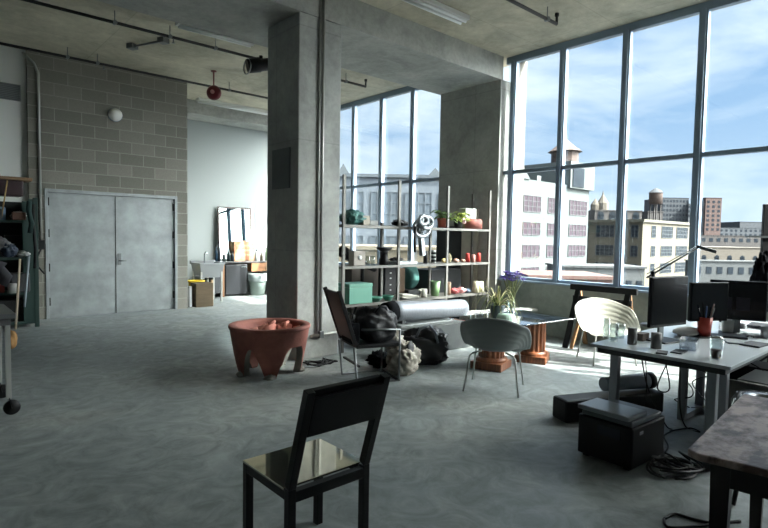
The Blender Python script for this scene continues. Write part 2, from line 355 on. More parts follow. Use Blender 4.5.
# white loft building
Yw = 50.0
xa, xb = xat(500, Yw), xat(588, Yw)
def bx(a, c): return (xat(a, Yw)-xa, xat(c, Yw)-xa)
rows = [(zat(535, 212, Yw), zat(535, 196, Yw)), (zat(535, 235, Yw), zat(535, 222.5, Yw)), (zat(535, 257, Yw), zat(535, 245, Yw)), (zat(535, 279, Yw), zat(535, 267, Yw))]
zt = zat(540, 181, Yw)
W1 = facade(xa, xb, Yw, Yw+30, zt, 'loft_building', 'pale loft building with a corner stair tower and pointed roof', M_cw, front=([bx(523, 540), bx(547.5, 557.5), bx(569, 586)], rows), wm=M_winp)
W1l = W1.location
tx0, tx1 = xat(566, Yw)-xa, xat(590, Yw)-xa; tz = zat(578, 163, Yw)-GZ
MB().box(tx0, tx1, -.6, 9, zt-GZ-.5, tz).build('stair_tower', M_cw, W1)
MB().box(xat(568, Yw)-xa, xat(579, Yw)-xa, -.75, -.55, zat(573, 187, Yw)-GZ, zat(573, 168, Yw)-GZ).build('tower_window', M_win, W1)
pr = (xat(586, Yw)-xat(569, Yw))/2; pc = ((xat(586, Yw)+xat(569, Yw))/2-xa, 3)
MB().lathe([(pr*.8, tz-.2), (pr*.8, tz+2.2), (pr*1.02, tz+2.3), (pr*.55, tz+3.4), (.3, tz+4.6), (.15, tz+6), (.01, tz+6.3)], (pc[0], pc[1], 0), 12, smooth=False).build('pointed_roof', M_rust, W1)
MB().box(xat(541, Yw)-xa, xat(545, Yw)-xa, 1, 3, zt-GZ, zat(543, 175, Yw)-GZ).build('chimney', M_cw, W1)
g = MB(); g.prism([(0, 0), (xat(528, Yw)-xa, 0), (0, 7)], 0, .5, M=Matrix.Translation((0, .3, zt-GZ)) @ Matrix.Rotation(PI/2, 4, 'X')); g.build('gable', M_cw, W1)

# yellow brick corner building
d2 = ray(643, 222); q = CC + d2*(149/math.hypot(d2.x, d2.y)); X2, Y2 = q.x, q.y
x2e = xat(690, Y2); y2e = on(589, 222, 0, X2).y; zt2 = q.z
def zr(y): return zat(665, y, Y2)
fb = [(xat(a, Y2)-X2, xat(c, Y2)-X2) for a, c in ((652, 656), (662, 673), (677, 688))]
rw = [(zr(238), zr(226.5)), (zr(256), zr(246)), (zr(273), zr(263)), (zr(289), zr(279))]
sb = [(on(a, 240, 0, X2).y-Y2, on(c, 240, 0, X2).y-Y2) for a, c in ((638, 631), (614, 596))]
B2 = facade(X2, x2e, Y2, y2e, zt2, 'corner_building', 'yellow brick corner building with a sunlit face and tall steel windows', M_cy, front=(fb, rw), side=(sb, rw), cornice=mat('city_cornice', (67, 65, 55), .9))
# rooftop turrets behind it (left)
def simple(px0, px1, py, Dm, dep, name, label, m_, fl_=None, group=None, cat='building', gz=GZ, rz=None):
    """block standing at distance Dm, front turned to the room"""
    p0 = atD(px0, py, Dm); p1 = atD(px1, py, Dm); zt = (p0.z+p1.z)/2; d = (p1-p0); d.z = 0
    T = thing(name, label, cat, (p0.x, p0.y, gz), math.atan2(d.y, d.x) if rz is None else rz, group); W_ = d.length
    MB().box(0, W_, 0, dep, 0, zt-gz).build('walls', m_, T)
    MB().box(-.2, W_+.2, -.2, dep+.2, zt-gz, zt-gz+.25).build('parapet', m_, T)
    if fl_:
        nx, rws = fl_[0], fl_[1]
        for r in range(rws[0]):
            z1 = zt-gz-rws[1]-r*rws[2]
            for i in range(nx):
                cx = W_*(i+.5)/nx; ww = W_/nx*rws[4]
                b = MB().box(cx-ww/2, cx+ww/2, -.08, .2, z1-rws[3], z1)
                if len(rws) > 5: b.tube([(cx, -.08, z1), (cx, .2, z1)], ww/2, 16)
                b.build('window', M_win, T)
    return T, zt, W_
T, zt, W_ = simple(595, 642, 211, 165, 12, 'roof_house', 'brown arched attic storey behind the yellow brick building', M_cb, (4, (1, 1.2, 3, 2.6, .55, 1)))
MB().lathe([(1.8, 0), (1.8, 2.5), (1.2, 3.5), (.7, 4.3), (.3, 5), (.01, 6.6)], (W_*.24, 3, zt-GZ), 10, smooth=False).build('turret', mat('city_tan', (68, 63, 55), .9), T)
MB().lathe([(1.4, 0), (1.4, 2), (.9, 2.8), (.01, 4)], (W_*.08, 3, zt-GZ), 10, smooth=False).build('turret', MATS['city_tan'], T)
# water tower
p = atD(655, 215, 175); T = thing('water_tower', 'round wooden water tower on legs above the rooftops', 'water tower', (p.x, p.y, GZ))
zb = atD(655, 204, 175).z-GZ; zt_ = atD(655, 193, 175).z-GZ
MB().lathe([(0, zb), (2, zb), (2.05, zt_)], n=20).build('tank', M_rust, T)
MB().lathe([(2.3, zt_), (1.2, zt_+1), (.01, zt_+1.7)], n=20).build('roof', M_cgr, T)
for a in range(4):
    x, y = 1.5*math.cos(a*PI/2+.6), 1.5*math.sin(a*PI/2+.6); MB().bar((x*1.1, y*1.1, 0), (x, y, zb), .35).build('leg', M_cb, T)
simple(648, 663, 212, 185, 14, 'roof_house', 'squat brown rooftop block under the water tower', M_cb)
simple(663, 689, 198, 420, 30, 'apartment_block', 'long grey brown apartment block with many small windows on the skyline', M_cgr, (8, (5, 1.5, 3.6, 1.8, .5)))
simple(688, 703, 204, 440, 30, 'apartment_block', 'lower grey apartment block between two skyline blocks', M_cgr, (4, (3, 1.5, 3.6, 1.8, .5)))
simple(706, 722, 198, 400, 20, 'brick_tower', 'tall narrow red brick tower on the skyline', M_cr, (3, (7, 2, 3.4, 1.8, .45)))
simple(700, 768, 228, 520, 60, 'hillside_block', 'pale row of low buildings beneath the red brick tower', M_cgr, (14, (2, 1.5, 4, 2, .45)))
simple(700, 775, 236, 330, 40, 'warehouse', 'dark low warehouse roofline behind the arched hall', M_cb, (10, (1, 1.5, 4, 2.2, .5)))
T, zt, W_ = simple(698, 775, 248, 190, 25, 'arched_hall', 'long tan hall with a row of round arched windows', mat('city_tan2', (67, 62, 55), .9), (6, (1, 3.4, 5, 3.2, .34, 1)))
simple(693, 790, 262, 120, 3, 'low_building', 'low pale building below the arched hall', M_roof, (9, (1, 1.2, 4, 1.5, .5)))
simple(562, 645, 268, 66, 6, 'low_building', 'low grey building in front of the pale loft building', M_roof, (8, (1, 1.5, 4, 1.6, .5)))
simple(530, 612, 279, 40, 6, 'red_roof', 'low building with a flat terracotta coloured roof just outside', M_orr)
simple(740, 768, 222, 610, 40, 'far_block', 'hazy far block at the right end of the skyline', M_cgr)
# building opposite window_2
Mh = mat('city_pale_blue', (65, 72, 79), .9, var=.05, vscale=.1)
Mhw = mat('city_pale_glass', (53, 61, 68), .4, var=.15, vscale=.4)
def big(px0, px1, py0, py1, D0, D1, name, label, dep, rowsd, n, peak=None):
    p0 = atD(px0, py0, D0); p1 = atD(px1, py1, D1); d = p1-p0; d.z = 0; zt = p0.z
    T = thing(name, label, 'building', (p0.x, p0.y, GZ), math.atan2(d.y, d.x)); W_ = d.length
    MB().box(0, W_, 0, dep, 0, zt-GZ).build('walls', Mh, T)
    for r in range(rowsd[0]):
        z1 = zt-GZ-rowsd[1]-r*rowsd[2]
        for i in range(n):
            cx = W_*(i+.5)/n; ww = W_/n*.78; b = MB().box(cx-ww/2, cx+ww/2, -.06, .2, z1-rowsd[3], z1)
            for j in range(5): xx = cx-ww/2+ww*j/4; b.box(xx-.05, xx+.05, -.14, -.06, z1-rowsd[3], z1, 1)
            for j in range(4): zz = z1-rowsd[3]*j/3; b.box(cx-ww/2, cx+ww/2, -.14, -.06, zz-.05, zz+.05, 1)
            b.build('window', [Mhw, Mh], T)
    MB().box(-.2, W_+.2, -.3, .3, zt-GZ, zt-GZ+.35).build('coping', mat('city_coping', (48, 55, 61), .9), T)
    for a, c, hh in (peak or []):
        MB().prism([(a*W_, 0), (c*W_, 0), ((a+c)/2*W_, hh)], 0, 8, M=Matrix.Translation((0, 9, zt-GZ)) @ Matrix.Rotation(PI/2, 4, 'X')).build('gable_roof', mat('city_gable', (55, 61, 65), .9), T)
    return T
big(300, 470, 176, 174, 60, 60, 'factory_building', 'hazy pale factory block with wide gridded windows seen past the shelving', 25, (5, 1.6, 4.9, 3.6), 5, [(.74, .86, 1.3), (.2, .3, 1.6)])
simple(330, 450, 250, 38, 8, 'low_building', 'low sunlit sand coloured wall seen under the middle shelf', mat('city_sand', (74, 67, 53), .9, var=.1))

# ------------------------------------------------------------------ ceiling services
def pipe_run(y, z, x0, x1, hangers, label, name='sprinkler_pipe', r=.022, hook=None, sprk=()):
    T = thing(name, label, 'pipe', (x0, y, z)); b = MB().tube([(0, 0, 0), (x1-x0, 0, 0)], r, 12)
    if hook: b.tube([(x1-x0, 0, 0), (x1-x0, 0, .1)], r*.8, 10); b.tube([(x1-x0, 0, .1), (x1-x0, 0, .14)], r*1.3, 10)
    b.build('pipe', M_pipe, T)
    for hx in hangers:
        b = MB().tube([(hx-x0, 0, 0), (hx-x0, 0, CEIL-z)], .007, 8); b.tube([(hx-x0, -r*1.4, 0), (hx-x0, r*1.4, 0)], r*1.3, 10); b.build('hanger', M_dsteel, T)
    for hx in sprk:
        b = MB().tube([(hx-x0, 0, -.02), (hx-x0, 0, -.075)], .012, 8); b.lathe([(.0, -.075), (.028, -.078), (.028, -.082), (0, -.084)], (hx-x0, 0, 0), 12); b.build('sprinkler_head', M_dsteel, T)
pipe_run(8.15, 4.42, -3.1, 6.68, [2.2, 2.95, 3.65, 4.9, 6.2], 'long black ceiling pipe passing behind the concrete column', hook=True, sprk=[3.0])
pipe_run(10.3, 4.42, -3.1, 6.6, [2.05, 2.5, 4.9], 'long black ceiling pipe in front of the block wall top', sprk=[2.6])
pipe_run(4.0, 4.42, 1.0, 6.56, [2.0, 4.0, 6.33], 'black ceiling pipe ending near the big window wall', hook=True)
def strip_light(x, y, L, label, z=None, w_=.09, drop=.0):
    z = z or CEIL
    T = thing('strip_light', label, 'ceiling light', (x, y, z))
    MB().box(0, L, -w_, w_, -.06-drop, -drop).build('housing', mat('lamp_white', (205, 207, 202), .5), T, bevel=.005)
    for s in (-1, 1): MB().tube([(.03, s*w_*.5, -.08-drop), (L-.03, s*w_*.5, -.08-drop)], .018, 12).build('tube', mat('lamp_tube', (225, 228, 226), .3), T)
strip_light(4.62, 4.97, 1.2, 'unlit twin tube strip light on the ceiling above the beam')
strip_light(4.95, 12.0, 2.2, 'long unlit strip light above the white back wall')
strip_light(2.95, 7.86, 1.2, 'unlit strip light on the ceiling left of the column')
T = thing('ceiling_conduit', 'short metal conduit joining two boxes on the ceiling', 'conduit', (2.79, 9.37, CEIL))
b = MB().tube([(0, 0, -.04), (.27, -.63, -.04)], .018); b.build('conduit', M_dsteel, T)
for x, y in ((0, 0), (.27, -.63)): MB().cbox((x, y, -.04), (.13, .13, .08), rz=-1.1).build('junction_box', M_dsteel, T, bevel=.006)
T = thing('alarm_bell', 'red round alarm bell hanging from the ceiling on a short stem', 'alarm', (4.36, 9.81, CEIL))
mr_ = mat('alarm_red', (104, 22, 32), .35)
MB().tube([(0, 0, 0), (0, 0, -.27)], .012).lathe([(0, 0), (.05, 0), (.05, -.015), (0, -.015)], n=16).build('stem', mr_, T)
R = Matrix.Rotation(-.75, 4, 'Z') @ Matrix.Rotation(PI/2, 4, 'X')
MB().lathe([(0, .07), (.07, .065), (.12, .04), (.14, 0), (.137, -.03), (.11, -.06), (0, -.065)], (0, 0, -.40), 28, M=R).build('bell', mr_, T)
MB().lathe([(0, .10), (.035, .095), (.04, .065), (0, .06)], (0, 0, -.40), 16, M=R).build('lens', mat('highlight_pale', (190, 130, 132), .2), T)  # pale disc stands for a highlight on the bell
T = thing('spotlight', 'black cylindrical spotlight clamped to the ceiling pipe left of the column', 'light', (4.33, 8.05, 4.30))
MB().tube([(-.16, .06, -.05), (.02, 0, 0), (.05, 0, .0), (.34, -.12, .07)], [.11, .12, .1, .1], 20).build('body', M_black, T)
MB().tube([(.05, 0, .05), (.05, 0, .15)], .03).build('clamp', M_black, T)
MB().lathe([(.115, 0), (.125, 0), (.125, .02), (.115, .02)], (-.17, .062, -.055), 20, M=Matrix.Rotation(PI/2, 4, 'Y')).build('rim', M_dsteel, T)
MB().tube([(.34, -.12, .07), (.36, -.1, .12), (.4, -.05, .12)], .02).build('cable', M_black, T)
# wall fittings
T = thing('wall_lamp', 'round white dome lamp high on the block wall above the doors', 'wall lamp', (2.92, YD, 3.7))
R = Matrix.Rotation(PI/2, 4, 'X')
MB().lathe([(0, 0), (.125, 0), (.125, .025), (0, .025)], n=28, M=R).build('base', M_frame, T)
MB().lathe([(.118, .025), (.112, .06), (.08, .095), (.04, .11), (0, .114)], n=28, M=R).build('dome', mat('dome_white', (228, 228, 224), .35), T)
T = thing('wall_conduit', 'thin pale conduit running down the block wall left of the doors', 'conduit', (1.715, YD, 0))
MB().tube([(0, -.03, 1.38), (0, -.03, 4.2), (-.06, -.03, 4.35), (-.22, -.03, 4.5)], .022).build('conduit', M_conduit, T)
MB().box(-.05, .05, -.08, 0, 1.22, 1.38).build('box', M_blackp, T, bevel=.006)
MB().tube([(.0, -.06, 1.24), (-.06, -.09, 1.1), (-.05, -.08, .92), (.04, -.06, .8)], .014).build('hose', M_blackp, T)
T = thing('column_conduit', 'thin metal conduit running down the front of the column and beam', 'conduit', (3.87, 5.57, 0))
MB().tube([(0, -.02, .34), (0, -.02, 4.55)], .02).tube([(-.045, -.012, .34), (-.045, -.012, 4.55)], .011).build('conduit', M_conduit, T)
b = MB().tube([(-.16, -.03, .29), (.35, -.03, .30)], .018); b.build('outlet_rail', M_conduit, T)
MB().cbox((.0, -.035, .3), (.06, .05, .09)).build('outlet_box', M_dsteel, T, bevel=.004)
tag(MB().box(3.522, 3.54, 5.75, 6.17, 2.12, 2.62).build('panel_cover', mat('panel_grey', (92, 96, 98), .6), bevel=.004), 'dark grey rectangular cover plate on the shaded side of the column', 'panel')
T = thing('wall_vent', 'grey louvred vent high on the white wall at the left edge', 'vent', (.55, YD+.12, 3.71))
MB().box(0, .93, -.02, 0, 0, .27).build('frame', mat('vent_grey', (120, 124, 126), .6), T)
b = MB()
for k in range(9): b.cbox((.465, -.025, .02+k*.028), (.9, .012, .016), rx=.5)
b.build('louvres', mat('vent_dark', (96, 100, 102), .6), T)
tag(MB().box(4.84, 4.92, YB-.03, YB, 2.58, 2.72).build('thermostat', M_frame, bevel=.006), 'small pale wall box on the white wall above the sink', 'wall box')

# ------------------------------------------------------------------ back corner
M_grey = mat('sink_plastic', (120, 124, 127), .5)
T = thing('utility_sink', 'grey plastic utility sink on thin legs beside the block wall', 'sink', (5.08, 11.75, 0))
b = MB(); t_ = .03; W_, D_, zt, zb = .55, .5, .86, .56
vs = [(-W_/2, -D_/2, zt), (W_/2, -D_/2, zt), (W_/2, D_/2, zt), (-W_/2, D_/2, zt), (-W_/2+.05, -D_/2+.05, zb), (W_/2-.05, -D_/2+.05, zb), (W_/2-.05, D_/2-.05, zb), (-W_/2+.05, D_/2-.05, zb)]
b.add(vs, [(0, 1, 5, 4), (1, 2, 6, 5), (2, 3, 7, 6), (3, 0, 4, 7), (4, 5, 6, 7)]); b.build('basin', M_grey, T, solid=.02)
b = MB(); b.box(-W_/2-.02, W_/2+.02, -D_/2-.02, -D_/2+.02, zt-.02, zt+.02); b.box(-W_/2-.02, W_/2+.02, D_/2-.02, D_/2+.05, zt-.02, zt+.06); b.box(-W_/2-.02, -W_/2+.02, -D_/2, D_/2, zt-.02, zt+.02); b.box(W_/2-.02, W_/2+.02, -D_/2, D_/2, zt-.02, zt+.02); b.build('rim', M_grey, T, bevel=.006)
for x in (-1, 1):
    for y in (-1, 1): MB().bar((x*(W_/2-.04), y*(D_/2-.04), 0), (x*(W_/2-.04), y*(D_/2-.04), .84), .035).build('leg', M_conduit, T)
MB().tube([(0, .18, .86), (0, .18, 1.08), (0, .1, 1.12), (0, .02, 1.06)], .013).build('faucet', M_chrome, T)
MB().tube([(0, 0, .56), (0, 0, .35), (0, .1, .3), (0, .25, .3)], .025).build('drain_pipe', M_white, T)
tag(MB().box(-.17, .2, -.15, .15, 0, .50).build('brown_board_box', mat('brown_wood', (92, 78, 58), .8, var=.3, stretch=(1, 1, 4)), loc=(4.62, 11.02, 0), bevel=.006), 'brown wooden box on the floor in front of the utility sink', 'box')
T = thing('yellow_bucket', 'yellow bucket behind the brown box under the sink', 'bucket', (4.66, 11.36, 0))
MB().lathe([(0, 0), (.13, 0), (.165, .5), (.18, .5), (.18, .52), (.15, .52), (.12, .02), (0, .02)]).build('body', mat('yellow', (222, 190, 40), .5), T)
MB().tube([(.17*math.cos(a), 0, .5+.12*math.sin(a)) for a in [k*PI/8 for k in range(9)]], .006).build('handle', M_dsteel, T)
tag(MB().box(0, .04, 0, .05, 0, .55).build('wood_offcut', mat('raw_wood', (178, 150, 116), .8), loc=(4.85, 11.02, 0)), 'short pale timber offcut standing beside the brown box', 'timber')
tag(MB().cbox((0, 0, .22), (.06, .12, .44)).build('cleaner_bottle', mat('white_plastic', (205, 208, 210), .5), loc=(4.37, 11.0, 0), bevel=.01), 'tall white bottle standing between the block wall and the brown box', 'bottle')
YK = 12.3
M_top = mat('counter_dark', (62, 62, 62), .35)
T = thing('kitchen_counter', 'dark countertop on a timber frame holding the mirror and bottles', 'counter', (5.5, YK, 0))
MB().box(0, 2.1, 0, .62, .82, .86).build('worktop', M_top, T, bevel=.004)
for x, y in ((.22, .03), (2.05, .03), (.22, .58), (2.05, .58)): MB().bar((x, y, 0), (x, y, .82), .05).build('leg', mat('raw_wood2', (136, 98, 70), .7), T)
MB().box(0, .2, .02, .6, .1, .82).build('side_cabinet', mat('cab_dark', (52, 54, 58), .5), T)
d_ = MB().box(.95, 2.08, -.02, .55, .60, .81).build('drawer', mat('drawer_wood', (140, 96, 62), .6, var=.2, stretch=(1, 5, 5)), T, bevel=.004)
MB().box(1.35, 1.6, -.035, -.02, .62, .79).build('drawer_panel', mat('drawer_dark', (128, 104, 84), .6), d_)
T = thing('mini_fridge', 'small black fridge under the dark countertop', 'fridge', (5.78, YK+.02, 0))
MB().box(0, .58, .05, .55, .02, .79).build('body', M_blackp, T, bevel=.01)
dr = MB().box(0, .58, 0, .045, .05, .78).build('door', mat('fridge_door', (18, 21, 26), .4), T, bevel=.01)
MB().box(.4, .55, -.012, 0, .70, .735).build('badge', M_chrome, dr)
for k, (x, lab) in enumerate(((6.62, 'pale waste bin with a plastic liner right of the small fridge'), (7.12, 'second pale lined waste bin partly hidden by the column'))):
    T = thing('waste_bin', lab, 'waste bin', (x, YK-.02, 0), group=None)
    mb_ = mat('bin_green', (134, 148, 142), .5); MB().lathe([(0, 0), (.17, 0), (.22, .5), (.225, .52), (.2, .52), (.16, .02), (0, .02)]).build('body', mb_, T)
    MB().lathe([(.235, .36), (.25, .44), (.245, .53), (.22, .56), (.19, .5)], n=24).build('liner', mat('liner_grey', (140, 150, 150), .3), T)
T = thing('mirror', 'tall framed mirror leaning on the white wall above the counter', 'mirror', (5.84, 12.86, .862))
Rm = Matrix.Rotation(-.06, 4, 'X')
b = MB(); W_, Z_ = .92, 1.36
for bx_ in ((0, .04, 0, Z_), (W_-.04, W_, 0, Z_), (.04, W_-.04, 0, .04), (.04, W_-.04, Z_-.04, Z_)): b.box(bx_[0], bx_[1], -.03, 0, bx_[2], bx_[3], M=Rm)
b.build('frame', mat('mirror_frame', (62, 50, 46), .5), T, bevel=.003)
MB().box(.04, W_-.04, -.018, -.008, .04, Z_-.04, M=Rm).build('glass', mat('mirror_glass', (190, 205, 205), .02, 1), T)
T = thing('picture', 'small orange and white picture leaning in front of the mirror', 'picture', (6.2, 12.72, .862))
MB().box(0, .56, -.015, 0, 0, .5, M=Rm).build('board', mat('picture_orange', (168, 104, 72), .7, dark=(176, 138, 106), vscale=9), T)
b = MB()
for z in (.12, .24, .36): b.box(.06, .5, -.018, -.015, z, z+.04, M=Rm)
b.build('stripes', mat('picture_pale', (186, 150, 116), .7), T)
def bottle(x, y, z, r, h, c, label, name='bottle', cat='bottle', group=None, neck=True):
    T = thing(name, label, cat, (x, y, z), 0, group); m_ = mat('bt_%d_%d_%d' % c, c, .3)
    if neck:
        MB().lathe([(0, 0), (r, 0), (r, h*.62), (r*.4, h*.78), (r*.36, h*.92)], n=16).build('body', m_, T)
        MB().lathe([(r*.42, h*.9), (r*.42, h), (0, h)], n=12).build('cap', M_blackp, T)
    else:
        MB().lathe([(0, 0), (r, 0), (r*1.02, h), (r*.9, h), (r*.88, .01), (0, .01)], n=18).build('body', m_, T)
    return T
gb = 'bottles and jars on the back counter'
bl = [(5.66, .05, .48, (40, 44, 50), 'tall dark thermos at the left end of the counter'), (5.60, .035, .4, (30, 60, 80), 'slim blue black bottle left of the dark thermos'), (5.80, .045, .22, (60, 70, 70), 'short grey jar below the mirror frame'),
      (5.92, .05, .3, (28, 42, 44), 'dark green bottle in front of the mirror'), (6.02, .035, .24, (40, 48, 56), 'small dark bottle touching the orange picture'), (6.68, .05, .28, (200, 204, 200), 'white bottle right of the orange picture'),
      (6.82, .04, .22, (80, 70, 54), 'brown jar right of the white bottle'), (6.96, .035, .34, (70, 90, 60), 'green bottle against the white wall'), (7.1, .06, .2, (215, 215, 205), 'round white pot near the column edge'), (7.24, .05, .32, (44, 48, 52), 'black bottle near the column edge')]
for x, r, h, c, lb in bl: bottle(x, 12.45, .862, r, h, c, lb, group=gb)

# ------------------------------------------------------------------ left tool rack and trolley
M_gr = mat('rack_green', (34, 58, 54), .5)
T = thing('tool_rack', 'tall dark green metal rack crowded with tools left of the doors', 'rack', (.75, 10.1, 0))
for x in (.0, .78):
    for y in (0, .45): MB().box(x-.03, x+.03, y-.03, y+.03, 0, 2.06).build('post', M_gr, T, bevel=.003)
for z in (.08, .55, 1.1, 1.68): MB().box(-.03, .81, -.02, .47, z-.02, z+.02).build('shelf', M_gr, T)
MB().box(.76, .80, .0, .45, .1, 2.0).build('side_panel', M_gr, T); MB().box(-.02, .78, .455, .47, .1, 2.0).build('back_panel', mat('rack_back', (30, 38, 38), .8), T); MB().box(.60, .80, -.022, -.016, .1, 2.0).build('front_panel', M_gr, T)
def clutter(name, lb, cat, c, d, col_, z, group='tools and boxes on the green rack', rz=0, shape='box', rough=.6):
    m_ = mat('cl_%d_%d_%d' % col_, col_, rough)
    if shape == 'box': o = MB().cbox((0, 0, d[2]/2), d, rz=rz).build(name, m_, loc=(c[0], c[1], z), bevel=min(d)*.08)
    elif shape == 'cyl': o = MB().lathe([(0, 0), (d[0]/2, 0), (d[0]/2*.97, d[2]*.9), (d[0]/2*.8, d[2]), (0, d[2])], n=18).build(name, m_, loc=(c[0], c[1], z))
    else: o = MB().blob((0, 0, d[2]/2), d, seed=int(c[0]*977) % 99+int(z*50), amp=.2, rz=rz, nu=30, nv=20, crumple=.35).build(name, m_, loc=(c[0], c[1], z))
    return tag(o, lb, cat, group)
cl = clutter
cl('yellow_case', 'yellow tool case on the rack above a blue one', 'case', (.86, 10.2), (.2, .2, .24), (214, 176, 40), 1.92-.0)
cl('blue_case', 'blue tool case on the upper rack shelf', 'case', (.86, 10.2), (.22, .22, .215), (36, 84, 150), 1.70)
cl('tan_board', 'tan board lying across the top of the tool rack', 'board', (1.1, 10.3), (.8, .4, .05), (140, 112, 84), 2.32)
cl('storage_crate', 'dark maroon crate on top of the tool rack', 'crate', (1.02, 10.3), (.72, .42, .24), (54, 36, 40), 2.075)
cl('blue_jug', 'small pale blue jug on the rack next to the blue case', 'jug', (1.10, 10.2), (.11, .11, .2), (120, 150, 180), 1.70, shape='cyl')
cl('white_rag', 'crumpled white rag on the upper rack shelf', 'rag', (1.33, 10.16), (.24, .25, .14), (186, 186, 180), 1.70, shape='blob')
cl('grey_bundle', 'grey cloth bundle on the middle rack shelf', 'bundle', (1.05, 10.2), (.36, .36, .3), (118, 118, 120), 1.12, shape='blob')
cl('white_rag', 'flat white cloth on the middle rack shelf near the post', 'rag', (1.37, 10.14), (.2, .3, .1), (200, 202, 200), 1.12, shape='blob')
cl('power_drill_case', 'black drill case upright on the middle rack shelf', 'case', (1.3, 10.38), (.3, .1, .34), (36, 36, 40), 1.12)
cl('red_toolbox', 'small red toolbox on the lower rack shelf', 'toolbox', (.98, 10.2), (.26, .22, .18), (124, 42, 40), .57)
cl('grey_toolbox', 'dark grey toolbox right of the red toolbox', 'toolbox', (1.31, 10.2), (.26, .3, .3), (60, 62, 66), .57)
cl('black_bin', 'black plastic bin on the bottom of the tool rack', 'bin', (1.2, 10.32), (.5, .3, .34), (24, 26, 28), .10)
for k, (x, z0, z1, c, lb) in enumerate(((1.30, .05, 1.1, (186, 170, 150), 'long pale wooden pole leaning against the front of the tool rack'), (1.42, .35, 1.15, (150, 160, 168), 'short grey metal pole hanging on the front of the rack'), (1.16, 1.702, 2.3, (168, 140, 90), 'tan wooden stick leaning on the upper shelves'))):
    yy = 9.93 if k < 2 else 10.06; o = MB().tube([(x-.08, yy, z0 if k else .01), (x, yy+.05 if k < 2 else 10.0, z1)], .016 if k < 2 else .01, 8).build('pole', mat('pl%d' % k, c, .6)); tag(o, lb, 'pole')

xr = random.Random(77)
CC_ = [((60, 60, 62), 'charcoal'), ((150, 150, 148), 'pale grey'), ((40, 52, 70), 'navy'), ((86, 60, 48), 'brown'), ((180, 176, 168), 'off white'), ((30, 32, 34), 'black'), ((110, 40, 40), 'dull red')]
spots = [('paint_tin', 'cylinder', .82, 1.12+.0), ('glue_bottle', 'cyl', .9, 2.062)]
tl = [('spray_can', 'spray can', .83, 10.0, (.06, .06, .2), 1.12, 5, 'cyl'), ('spray_can', 'spray can', .90, 9.99, (.06, .06, .22), 1.12, 6, 'cyl'), ('paint_tin', 'paint tin', 1.2, 10.0, (.13, .13, .15), .57, 1, 'cyl'),
      ('paint_tin', 'paint tin', .84, 10.0, (.12, .12, .14), .57, 0, 'cyl'), ('parts_box', 'parts box', 1.3, 10.02, (.18, .1, .12), 1.70, 3, 'box'), ('parts_box', 'parts box', 1.0, 10.0, (.16, .1, .16), 1.70, 5, 'box'),
      ('rolled_hose', 'coil of hose', 1.17, 10.05, (.22, .14, .2), 1.12, 2, 'blob'), ('work_boot', 'work boot', .98, 10.1, (.2, .12, .14), .10, 5, 'blob')]
where = ['on the middle rack shelf at the far left', 'on the middle rack shelf right of the black can', 'in front of the dark grey toolbox', 'left of the small red toolbox', 'under the tan board at the rack post', 'in front of the blue case', 'between the grey bundle and the white cloth', 'on the bottom of the tool rack']
for (nm, ct, x, y, d, z, ci, shp), wh in zip(tl, where):
    cl(nm, CC_[ci][1]+' '+ct+' '+wh, ct, (x, y), d, CC_[ci][0], z+.001, shape=shp)
for k, (x, wd_, hh, c, nm, lb) in enumerate(((1.485, .05, 1.0, (24, 28, 28), 'hanging_hose', 'black hose hanging down beside the rack post'), (1.43, .08, .5, (36, 60, 58), 'folded_tarp', 'folded dark green tarp hooked on the rack front'), (1.05, .2, .35, (48, 48, 52), 'tool_belt', 'black tool belt hanging from the middle rack shelf'))):
    tag(MB().tube([(0, 0, 0), (wd_*.3, -.01, hh*.3), (-wd_*.2, 0, hh*.7), (0, 0, hh)], wd_*.45, 10).build(nm, mat('hg%d' % k, c, .85), loc=(x, 9.93, [.95, 1.5, .72][k])), lb, nm.split('_')[1])
T = thing('steel_trolley', 'grey steel worktable on casters at the left edge', 'table', (.565, 5.43, 0))
MB().box(-1.1, .09, -.13, .62, .82, .86).build('tabletop', M_dsteel, T, bevel=.004)
MB().box(-1.05, .06, -.08, .57, .76, .82).build('apron', mat('apron_grey', (70, 70, 72), .5), T)
for x, y in ((.04, -.05), (.04, .54), (-1.0, -.05), (-1.0, .54)):
    lg = MB().bar((x, y, .14), (x, y, .8), .036).build('leg', M_conduit, T)
    w_ = MB().lathe([(0, -.02), (.055, -.02), (.062, -.012), (.062, .012), (.055, .02), (0, .02)], (x+.02, y, .062), 20, M=Matrix.Rotation(PI/2, 4, 'X')); w_.bar((x+.02, y-.028, .06), (x, y-.028, .15), .035, .006); w_.bar((x+.02, y+.028, .06), (x, y+.028, .15), .035, .006)
    w_.build('caster', M_black, lg)
tag(MB().blob((0, 0, .09), (.08, .1, .16), seed=4, amp=.2).build('leather_glove', mat('leather', (150, 112, 66), .8), loc=(.66, 5.62, .5)), 'tan work glove hanging beside the trolley leg', 'glove')

